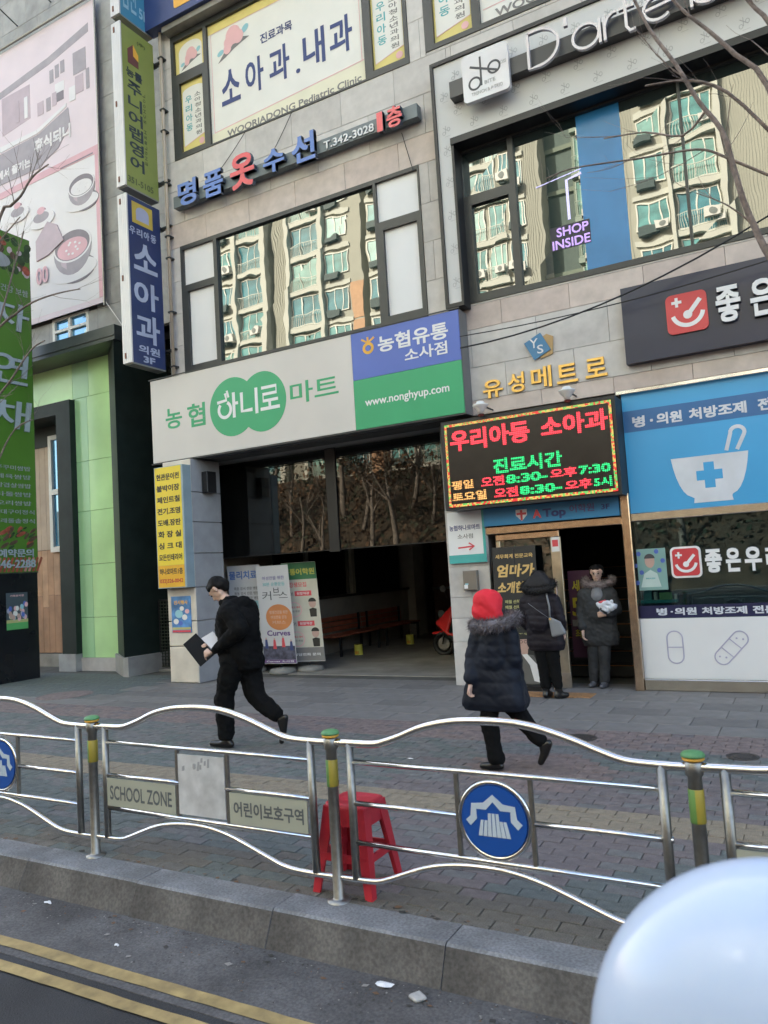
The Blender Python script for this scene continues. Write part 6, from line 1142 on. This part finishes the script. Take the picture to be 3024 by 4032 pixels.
bn = thing('white_bundle', 'crumpled white and red bundle held by the person in the doorway', 'bundle', (-2.38, 10.1, 1.08)); blob('plastic_wrap', bn, mat('plastic_white', (.66, .67, .72), .35, var=.08), [[((-2.47, YP-.25, 1.10), .03), ((-2.38, YP-.24, 1.03), .05), ((-2.28, YP-.24, 1.08), .035)], [((-2.40, YP-.25, 1.10), .04), ((-2.30, YP-.25, 1.13), .03)]], .009, 2, wrinkle=.02)
blob('red_item', bn, LR, [[((-2.45, YP-.26, 1.13), .018), ((-2.38, YP-.25, 1.145), .02)]], .008, 1); blob('dark_item', bn, M_BLACK, [[((-2.43, YP-.26, 1.05), .03), ((-2.38, YP-.27, 1.0), .025)]], .008, 1)

# ------------------------------------------------------------------ trees
BARK = mat('bark_brown', (.24, .19, .17), .9, var=.35, scale=12, bump=.4, bscale=60); BARKP = mat('bark_pale', (.20, .175, .15), .9, var=.4, scale=8, bump=.3, bscale=40)
def twigs(mb, p, d, L, r, depth, rnd, ends, n=5):
    pts = [p]; q = p.copy(); dd = d.normalized()
    for k in range(4): dd = (dd + Vector((rnd.gauss(0, .11), rnd.gauss(0, .11), rnd.gauss(.03, .09)))).normalized(); q = q + dd*L/4; pts.append(q.copy())
    mb.tube(pts, [r*(1-.13*i) for i in range(5)], n, False)
    if depth == 0: ends.append(q); return
    for k in range(rnd.choice((2, 3, 3))):
        i = rnd.choice((1, 2, 3, 4)); a = pts[i]; nd = (dd + Vector((rnd.gauss(0, .55), rnd.gauss(0, .55), rnd.uniform(-.15, .55)))).normalized()
        twigs(mb, a, nd, L*rnd.uniform(.55, .8), r*(1-.13*i)*.62, depth-1, rnd, ends, max(3, n-1))
def street_tree(lab, limbs, trunk, seed, mm=BARK):
    t = thing('street_tree', lab, 'tree', (trunk[0][0], trunk[0][1], 0), 'bare street trees'); mb = MB(); mb.tube(trunk, [.11 - .012*i for i in range(len(trunk))], 12, False); mb.build('trunk', mm, t, True)
    rnd = random.Random(seed); ends = []
    for pts, r, tw in limbs:
        mb = MB(); P_ = [Vector(p) for p in pts]; S_ = []
        for i in range(len(P_)-1):
            p0, p1, p2, p3 = P_[max(i-1, 0)], P_[i], P_[i+1], P_[min(i+2, len(P_)-1)]
            for k in range(3): u = k/3; S_.append(.5*((2*p1)+(p2-p0)*u+(2*p0-5*p1+4*p2-p3)*u*u+(3*p1-p0-3*p2+p3)*u**3))
        S_.append(P_[-1]); n_ = len(S_); mb.tube(S_, [r*(1-.75*i/n_) + .0015 for i in range(n_)], 8)
        for k in range(tw):
            i = rnd.randrange(1, n_-1); d = (S_[i+1]-S_[i]).normalized(); twigs(mb, S_[i], (d*.8 + Vector((rnd.gauss(0, .45), rnd.gauss(0, .3), rnd.gauss(.15, .35)))), rnd.uniform(.2, .42), max(.0018, r*(1-.75*i/n_)*.42), 1, rnd, ends, 4)
        mb.build('limb', mm, t, True)
street_tree('bare street tree whose branches lean before the salon window',
    [([(.12, 3.15, 2.55), (-.02, 3.18, 2.80), (-.075, 3.2, 2.97), (-.105, 3.2, 3.09), (-.125, 3.2, 3.22), (-.155, 3.2, 3.38), (-.225, 3.2, 3.52), (-.295, 3.2, 3.70), (-.375, 3.2, 3.87), (-.42, 3.2, 4.0), (-.5, 3.2, 4.25)], .0125, 4),
     ([(.12, 3.15, 2.9), (.02, 3.2, 3.49), (-.08, 3.2, 3.66), (-.17, 3.2, 3.80), (-.26, 3.2, 3.93), (-.4, 3.2, 4.2)], .0105, 4), ([(.2, 3.2, 3.2), (.06, 3.2, 3.7), (-.02, 3.2, 3.86), (-.1, 3.2, 4.1)], .010, 3),
     ([(.05, 3.2, 3.1), (-.13, 3.2, 3.25), (-.22, 3.2, 3.32), (-.32, 3.2, 3.345), (-.47, 3.2, 3.365), (-.58, 3.2, 3.385), (-.75, 3.2, 3.41), (-.86, 3.2, 3.40)], .0045, 3),
     ([(.02, 3.2, 3.3), (-.12, 3.2, 3.52), (-.25, 3.2, 3.62), (-.42, 3.2, 3.66)], .006, 4), ([(-.2, 3.2, 3.48), (-.3, 3.25, 3.43), (-.45, 3.3, 3.52), (-.62, 3.3, 3.55)], .004, 3)],
    [(.62, 3.95, -.05), (.60, 3.9, 1.2), (.50, 3.7, 2.0), (.32, 3.4, 2.35), (.12, 3.15, 2.6), (.1, 3.12, 3.1), (.2, 3.15, 4.2)], 5)
street_tree('bare street tree at the left edge with twigs across the green board and pink banner',
    [([(-7.2, 4.5, 3.0), (-6.9, 4.5, 4.4), (-6.5, 4.5, 5.33), (-6.34, 4.5, 5.395), (-6.18, 4.5, 5.451), (-6.06, 4.5, 5.55), (-5.95, 4.5, 5.60), (-5.78, 4.5, 5.63)], .016, 9), ([(-7.1, 4.5, 3.4), (-6.75, 4.5, 4.12), (-6.54, 4.5, 4.264), (-6.33, 4.5, 4.33), (-6.11, 4.5, 4.386), (-5.87, 4.5, 4.401), (-5.62, 4.5, 4.39), (-5.41, 4.5, 4.367)], .013, 9),
     ([(-7.1, 4.5, 2.9), (-6.7, 4.5, 3.5), (-6.4, 4.5, 3.72), (-6.1, 4.5, 3.95), (-5.9, 4.5, 4.0)], .012, 8), ([(-7.1, 4.5, 3.1), (-6.7, 4.5, 4.0), (-6.45, 4.5, 4.5), (-6.25, 4.5, 4.9), (-6.15, 4.5, 5.1)], .011, 7), ([(-7.0, 4.5, 2.4), (-6.6, 4.5, 3.0), (-6.35, 4.5, 3.25), (-6.1, 4.5, 3.3)], .009, 6),
     ([(-7.0, 4.5, 4.0), (-6.7, 4.5, 4.9), (-6.5, 4.5, 5.1), (-6.2, 4.5, 5.25)], .010, 6)],
    [(-7.35, 4.5, -.05), (-7.3, 4.5, 1.2), (-7.2, 4.5, 2.4), (-7.1, 4.5, 3.4), (-7.0, 4.5, 4.6), (-6.95, 4.5, 6.0)], 9)

# wooded slope across the road (seen in the glass)
mb = MB(); V = []; nx, ny = 60, 8
for j in range(ny):
    for i in range(nx): V.append((-90 + i*2.6, -17 - j*1.5, -.05 + 9.0*(j/(ny-1))**.8 + .25*mnoise.noise(Vector((i*.4, j*.6, 0)))))
mb.add(V, [(j*nx+i+1, j*nx+i, (j+1)*nx+i, (j+1)*nx+i+1) for j in range(ny-1) for i in range(nx-1)]); hl = mb.build('park_slope', mat('dry_grass', (.05, .036, .022), .95, var=.5, scale=1.5), None, True); tag(hl, kind='structure')
LEAFB0 = mat('undergrowth_brown', (.10, .060, .032), .9, var=.5, scale=4); LEAFG0 = mat('undergrowth_green', (.03, .042, .022), .9, var=.5, scale=4)
rnd = random.Random(77); mb = MB()
for i in range(9000):
    x = rnd.uniform(-60, 20); y = rnd.uniform(-27.3, -17.2); z = 9.0*((-17 - y)/10.5)**.8; h = rnd.uniform(0, 1.7); mb.k = 0 if rnd.random() < .5 else 1
    c = Vector((x, y, z + h)); a = Vector((rnd.gauss(0, 1), rnd.gauss(0, 1), rnd.gauss(0, 1))).normalized()*rnd.uniform(.1, .28); b_ = a.cross(Vector((rnd.random(), rnd.random(), 1))).normalized()*.12; mb.add([c-a, c+b_, c+a, c-b_], [(0,1,2,3)])
tag(mb.build('undergrowth', [LEAFB0, LEAFG0]), 'brown and green undergrowth on the slope across the road', None, None, 'stuff')
LEAFB = mat('leaf_brown', (.20, .11, .055), .8, var=.5, scale=6); LEAFG = mat('leaf_dark_green', (.035, .05, .025), .8, var=.4, scale=4)
protos = []
for q in range(4):
    rnd = random.Random(40+q); mb = MB(); ends = []; twigs(mb, Vector((0, 0, 0)), Vector((rnd.gauss(0, .05), rnd.gauss(0, .05), 1)), 3.4, .13 if q < 3 else .2, 4, rnd, ends, 6); tr = mesh('trunk', mb.v, mb.f, BARKP, True)
    cr = MB()
    if q > 0:
        for e_ in ends:
            for k in range(7 if q < 3 else 16):
                c = e_ + Vector((rnd.gauss(0, .34), rnd.gauss(0, .34), rnd.gauss(0, .30))); a = Vector((rnd.gauss(0, 1), rnd.gauss(0, 1), rnd.gauss(0, 1))).normalized()*.10; b_ = a.cross(Vector((rnd.random(), rnd.random(), 1))).normalized()*.075; cr.add([c-a, c+b_, c+a, c-b_], [(0,1,2,3)])
    protos.append((tr, mesh('crown', cr.v, cr.f, LEAFB if q < 3 else LEAFG) if q else None))
rnd = random.Random(8); kinds = ('bare pale birch like tree', 'brown leaved oak', 'sparse brown leaved tree', 'dark evergreen tree')
for i in range(46):
    q = rnd.choice((0, 1, 2, 1, 3)) if i % 2 else rnd.choice((0, 1, 3)); x, y = -38 + i*1.1 + rnd.uniform(-.5, .5), -18.5 - (i*7 % 5)*1.4; z = -.1 + 9.0*(max(0, (-17 - y)/10.5))**.8
    t = thing('park_tree', kinds[q] + ' on the slope across the road, mirrored in the entrance glass', 'tree', (x, y, z), 'trees on the slope across the road'); s = rnd.uniform(1.05, 1.45); t.scale = (s, s, s); t.rotation_euler = (0, 0, rnd.random()*6)
    for me in protos[q]:
        if me: c = bpy.data.objects.new(me.name, me); COL.objects.link(c); c.parent = t

# ------------------------------------------------------------------ apartment blocks across the road
YB = -29.6; ST = 3.0
AW = mat('apt_wall', (.38, .38, .32), .85, var=.08, scale=.4, bump=.2, bscale=12); AC = mat('apt_cream', (.54, .55, .49), .8, var=.06, scale=.5); AO = mat('apt_orange', (.52, .32, .19), .8); AD = mat('apt_dark', (.17, .19, .18), .6); AF = mat('apt_frame', (.68, .68, .62), .5, var=.03)
AP = [mat('apt_pane_a', (.07, .25, .30), .12, var=.5, scale=.7), mat('apt_pane_b', (.12, .34, .34), .15, var=.5, scale=.9), mat('apt_pane_c', (.20, .42, .38), .25, var=.4, scale=.8)]; ARL = mat('apt_rail', (.55, .57, .50), .5); APL = mat('apt_planter', (.03, .06, .06), .6)
def bay(par, x0, x1, kind, floors, win_cache={}):
    w = x1 - x0; key = (round(w, 2), kind)
    if key not in win_cache:
        fr = MB(); z0, z1 = (.75, 2.55) if kind == 'P' else (.25, 2.6)
        for r in subtract((.15, w-.15, z0, z1), [(.22, w*.36, z0+.07, z1-.07), (w*.36+.07, w*.68, z0+.07, z1-.07), (w*.68+.07, w-.22, z0+.07, z1-.07)]): fr.box(r[0], r[1], 0, .10, r[2], r[3])
        pn = MB(); pn.box(.2, w-.2, .02, .05, z0+.05, z1-.05); rl = MB()
        if kind == 'B':
            for k in range(int(w/.13)): rl.box(.08+k*.13, .105+k*.13, .32, .345, .15, 1.1)
            rl.box(.05, w-.05, .31, .355, 1.1, 1.15); rl.box(.05, w-.05, .31, .355, .12, .16)
        else:
            rl.box(.3, w*.62, .12, .5, .30, .85)
        win_cache[key] = (mesh('window', fr.v, fr.f, AF), [mesh('pane', pn.v, pn.f, m) for m in AP], mesh('railing' if kind == 'B' else 'planter_box', rl.v, rl.f, ARL if kind == 'B' else APL))
    fm, pm_, rm = win_cache[key]
    for k in floors:
        z = k*ST + .2; o = link('window', fm, par, (x0, YB, z)); c = link('pane', random.choice(pm_), o); c.matrix_parent_inverse = Matrix.Identity(4)
        link(rm.name.split('.')[0], rm, par, (x0, YB, z))
ac = MB(); ac.box(0, .85, .35, .65, .45, 1.05); acm = mesh('air_conditioner', ac.v, ac.f, mat('ac_white', (.60, .60, .57), .5)); af = MB(); af.lathe([(.22, 0), (.22, .02)], (0, 0, 0), 16, 'y'); afm = mesh('fan', [(v[0]+.45, -v[1]+.655, v[2]+.75) for v in af.v], af.f, AD)
apts = [('tall cream apartment block with balconies mirrored in the left window', [(-60, -55, 'N'), (-55, -51, 'B'), (-51, -50.6, 'C'), (-50.6, -47, 'B'), (-47, -45, 'P'), (-45, -42.8, 'N'), (-42.7, -40.8, 'P'), (-40.8, -40.4, 'C'), (-40.4, -37.7, 'B'), (-37.7, -37.2, 'C')]),
        ('cream apartment block with orange wall panels mirrored in the left window', [(-36.7, -35.25, 'N'), (-35.25, -34.9, 'C'), (-34.9, -31.9, 'B'), (-31.9, -31.55, 'C'), (-31.55, -29.2, 'P'), (-29.2, -28.15, 'O')]),
        ('cream apartment block mirrored at the left end of the salon window', [(-27.6, -25.2, 'P'), (-25.2, -24.8, 'C'), (-24.8, -21.5, 'B'), (-21.5, -20, 'N'), (-19.9, -17.9, 'B'), (-17.9, -16.2, 'B'), (-16.2, -15.0, 'P'), (-15.0, -13.9, 'N')]),
        ('cream apartment block with air conditioners mirrored in the salon window', [(-11.6, -8.8, 'B'), (-8.7, -7.5, 'N'), (-7.5, -5.3, 'P'), (-5.3, -5.05, 'C'), (-5.05, -2.7, 'B'), (-2.7, -2.35, 'C'), (-2.2, 4, 'N'), (4, 8, 'B'), (8, 12, 'B'), (12, 16, 'N')])]
for lab, bays in apts:
    xa, xb = bays[0][0], bays[-1][1]; t = thing('apartment_block', lab, 'apartment block', ((xa+xb)/2, YB, 0)); NF = 15
    mb = MB(); mb.box(xa, xb, YB-11, YB-.02, -.3, NF*ST+.5); mb.build('wall', AW, t); sl = MB(); cl = MB(); og = MB(); rf = MB(); gr = MB()
    for x0, x1, k in bays:
        if k in 'BP': bay(t, x0, x1, k, range(1, NF))
        if k in 'BP':
            for f in range(NF): sl.box(x0, x1, YB-.02, YB+(.36 if k == 'B' else .12), f*ST-.05, f*ST+.30)
        if k == 'C': cl.box(x0, x1, YB-.02, YB+.55, 0, NF*ST+.4)
        if k == 'O':
            for f in range(2, 8): og.box(x0, x1, YB-.02, YB+.03, f*ST+.1 , f*ST+ST*.98)
        if k == 'N':
            n_ = int((x1-x0)/.16)
            for i in range(n_): gr.box(x0+i*.16+.01, x0+i*.16+.05, YB-.02, YB+.012, 0, NF*ST)
    sl.build('floor_slabs', AC, t)
    if cl.v: cl.build('column', AC, t)
    if og.v: og.build('orange_panel', AO, t)
    if gr.v: tag(gr.build('wall_ribs', AW, t), kind='stuff')
    rf.box(xa-.2, xb+.2, YB-11.2, YB+.3, NF*ST+.5, NF*ST+.9); rf.build('roof', AC, t)
    rn = random.Random(int(-xa))
    for x0, x1, k in bays:
        if k in 'BP':
            for f in range(4, 13):
                if rn.random() < .28: a = link('air_conditioner', acm, t, (x1-1.05, YB, f*ST+.2)); c = link('fan', afm, a); c.matrix_parent_inverse = Matrix.Identity(4)
for x0, x1 in ((-37.2, -36.7), (-28.15, -27.6), (-13.9, -11.6)):
    t = thing('stair_link', 'dark recessed stair link between two apartment blocks, ' + {-37.2: 'the narrow one mirrored at left', -28.15: 'the one next to the orange panels', -13.9: 'the wide one mirrored beside the blue film'}[x0], 'building', (x0, YB-1, 0)); mb = MB(); mb.box(x0, x1, YB-9, YB-1.6, 0, 44); mb.build('wall', AD, t); mb = MB()
    for f in range(15): mb.box(x0, x1, YB-1.6, YB-1.4, f*3, f*3+.3)
    mb.build('floor_slabs', AW, t)

# ------------------------------------------------------------------ cables
WR = mat('cable_black', (.02, .02, .02), .6)
def cable(pts, r, lab): mb = MB(); P_ = [Vector(p) for p in pts]; S_ = []
def cable(a, b, sag, r, lab):
    a, b = Vector(a), Vector(b); mb = MB(); mb.tube([a.lerp(b, t/14) - Vector((0, 0, sag*4*(t/14)*(1-t/14))) for t in range(15)], r, 5); tag(mb.build('overhead_cable', WR), lab, 'cable')
cable((-4.05, 9.85, 4.78), (1.5, 9.8, 6.35), .42, .012, 'black cable sagging across the granite from the mart sign to the salon window')
cable((-4.05, 9.86, 4.95), (2.2, 9.86, 5.42), .20, .008, 'thin black cable running low above the dark pharmacy board')
cable((-7.9, 10.16, 9.45), (-8.9, 10.16, 8.7), .05, .006, 'thin wire hanging from the clinic window to the blue mending letters')
cable((-6.9, 10.16, 9.46), (-7.6, 10.16, 8.62), .04, .006, 'thin wire hanging from the clinic window to the red mending letter')
cable((-4.9, 10.17, 8.4), (-4.75, 10.17, 7.75), .0, .006, 'short wire dropping from the mending sign to the white window panel')

# ------------------------------------------------------------------ wing mirror of the vehicle the photographer sits in
wm = thing('wing_mirror', 'large pale glossy wing mirror housing of a vehicle in the lower right corner', 'wing mirror', (-.07, .9, 1.2)); CWH = mat('car_pearl', (.52, .62, .80), .26, var=.04, coat=.25, spec=.5)
c = Vector((-.050, .94, 1.172)); V = []; Fc = []; nu, nv = 48, 28
for j in range(nv+1):
    for i in range(nu):
        th, phi = 2*PI*i/nu, PI*j/nv; sp = lambda v_, e_: math.copysign(abs(v_)**e_, v_); x = .228*sp(math.sin(phi)*math.cos(th), 1.0); y = .13*sp(math.sin(phi)*math.sin(th), 1.0); z = .236*sp(math.cos(phi), 1.0)
        V.append(c + Vector((x, y, z)))
Fc = [(j*nu+i, j*nu+(i+1)%nu, (j+1)*nu+(i+1)%nu, (j+1)*nu+i) for j in range(nv) for i in range(nu)]
link('housing', mesh('housing', V, Fc, CWH, True), wm)
P_ = [c + Vector((.2285*math.cos(a)*math.cos(.50), .131*math.sin(a)*math.cos(.50), .2365*math.sin(-.50))) for a in [2*PI*i/48 for i in range(49)]]
mb = MB(); mb.tube(P_, .0022, 5, False); mb.build('housing_seam', mat('seam_dark', (.05, .055, .06), .6), wm)
mb = MB(); mb.tube([c + Vector((.12, -.02, -.15)), c + Vector((.25, -.10, -.22)), c + Vector((.40, -.22, -.25))], [.05, .045, .06], 12); mb.build('mounting_arm', M_BLACK, wm, True)
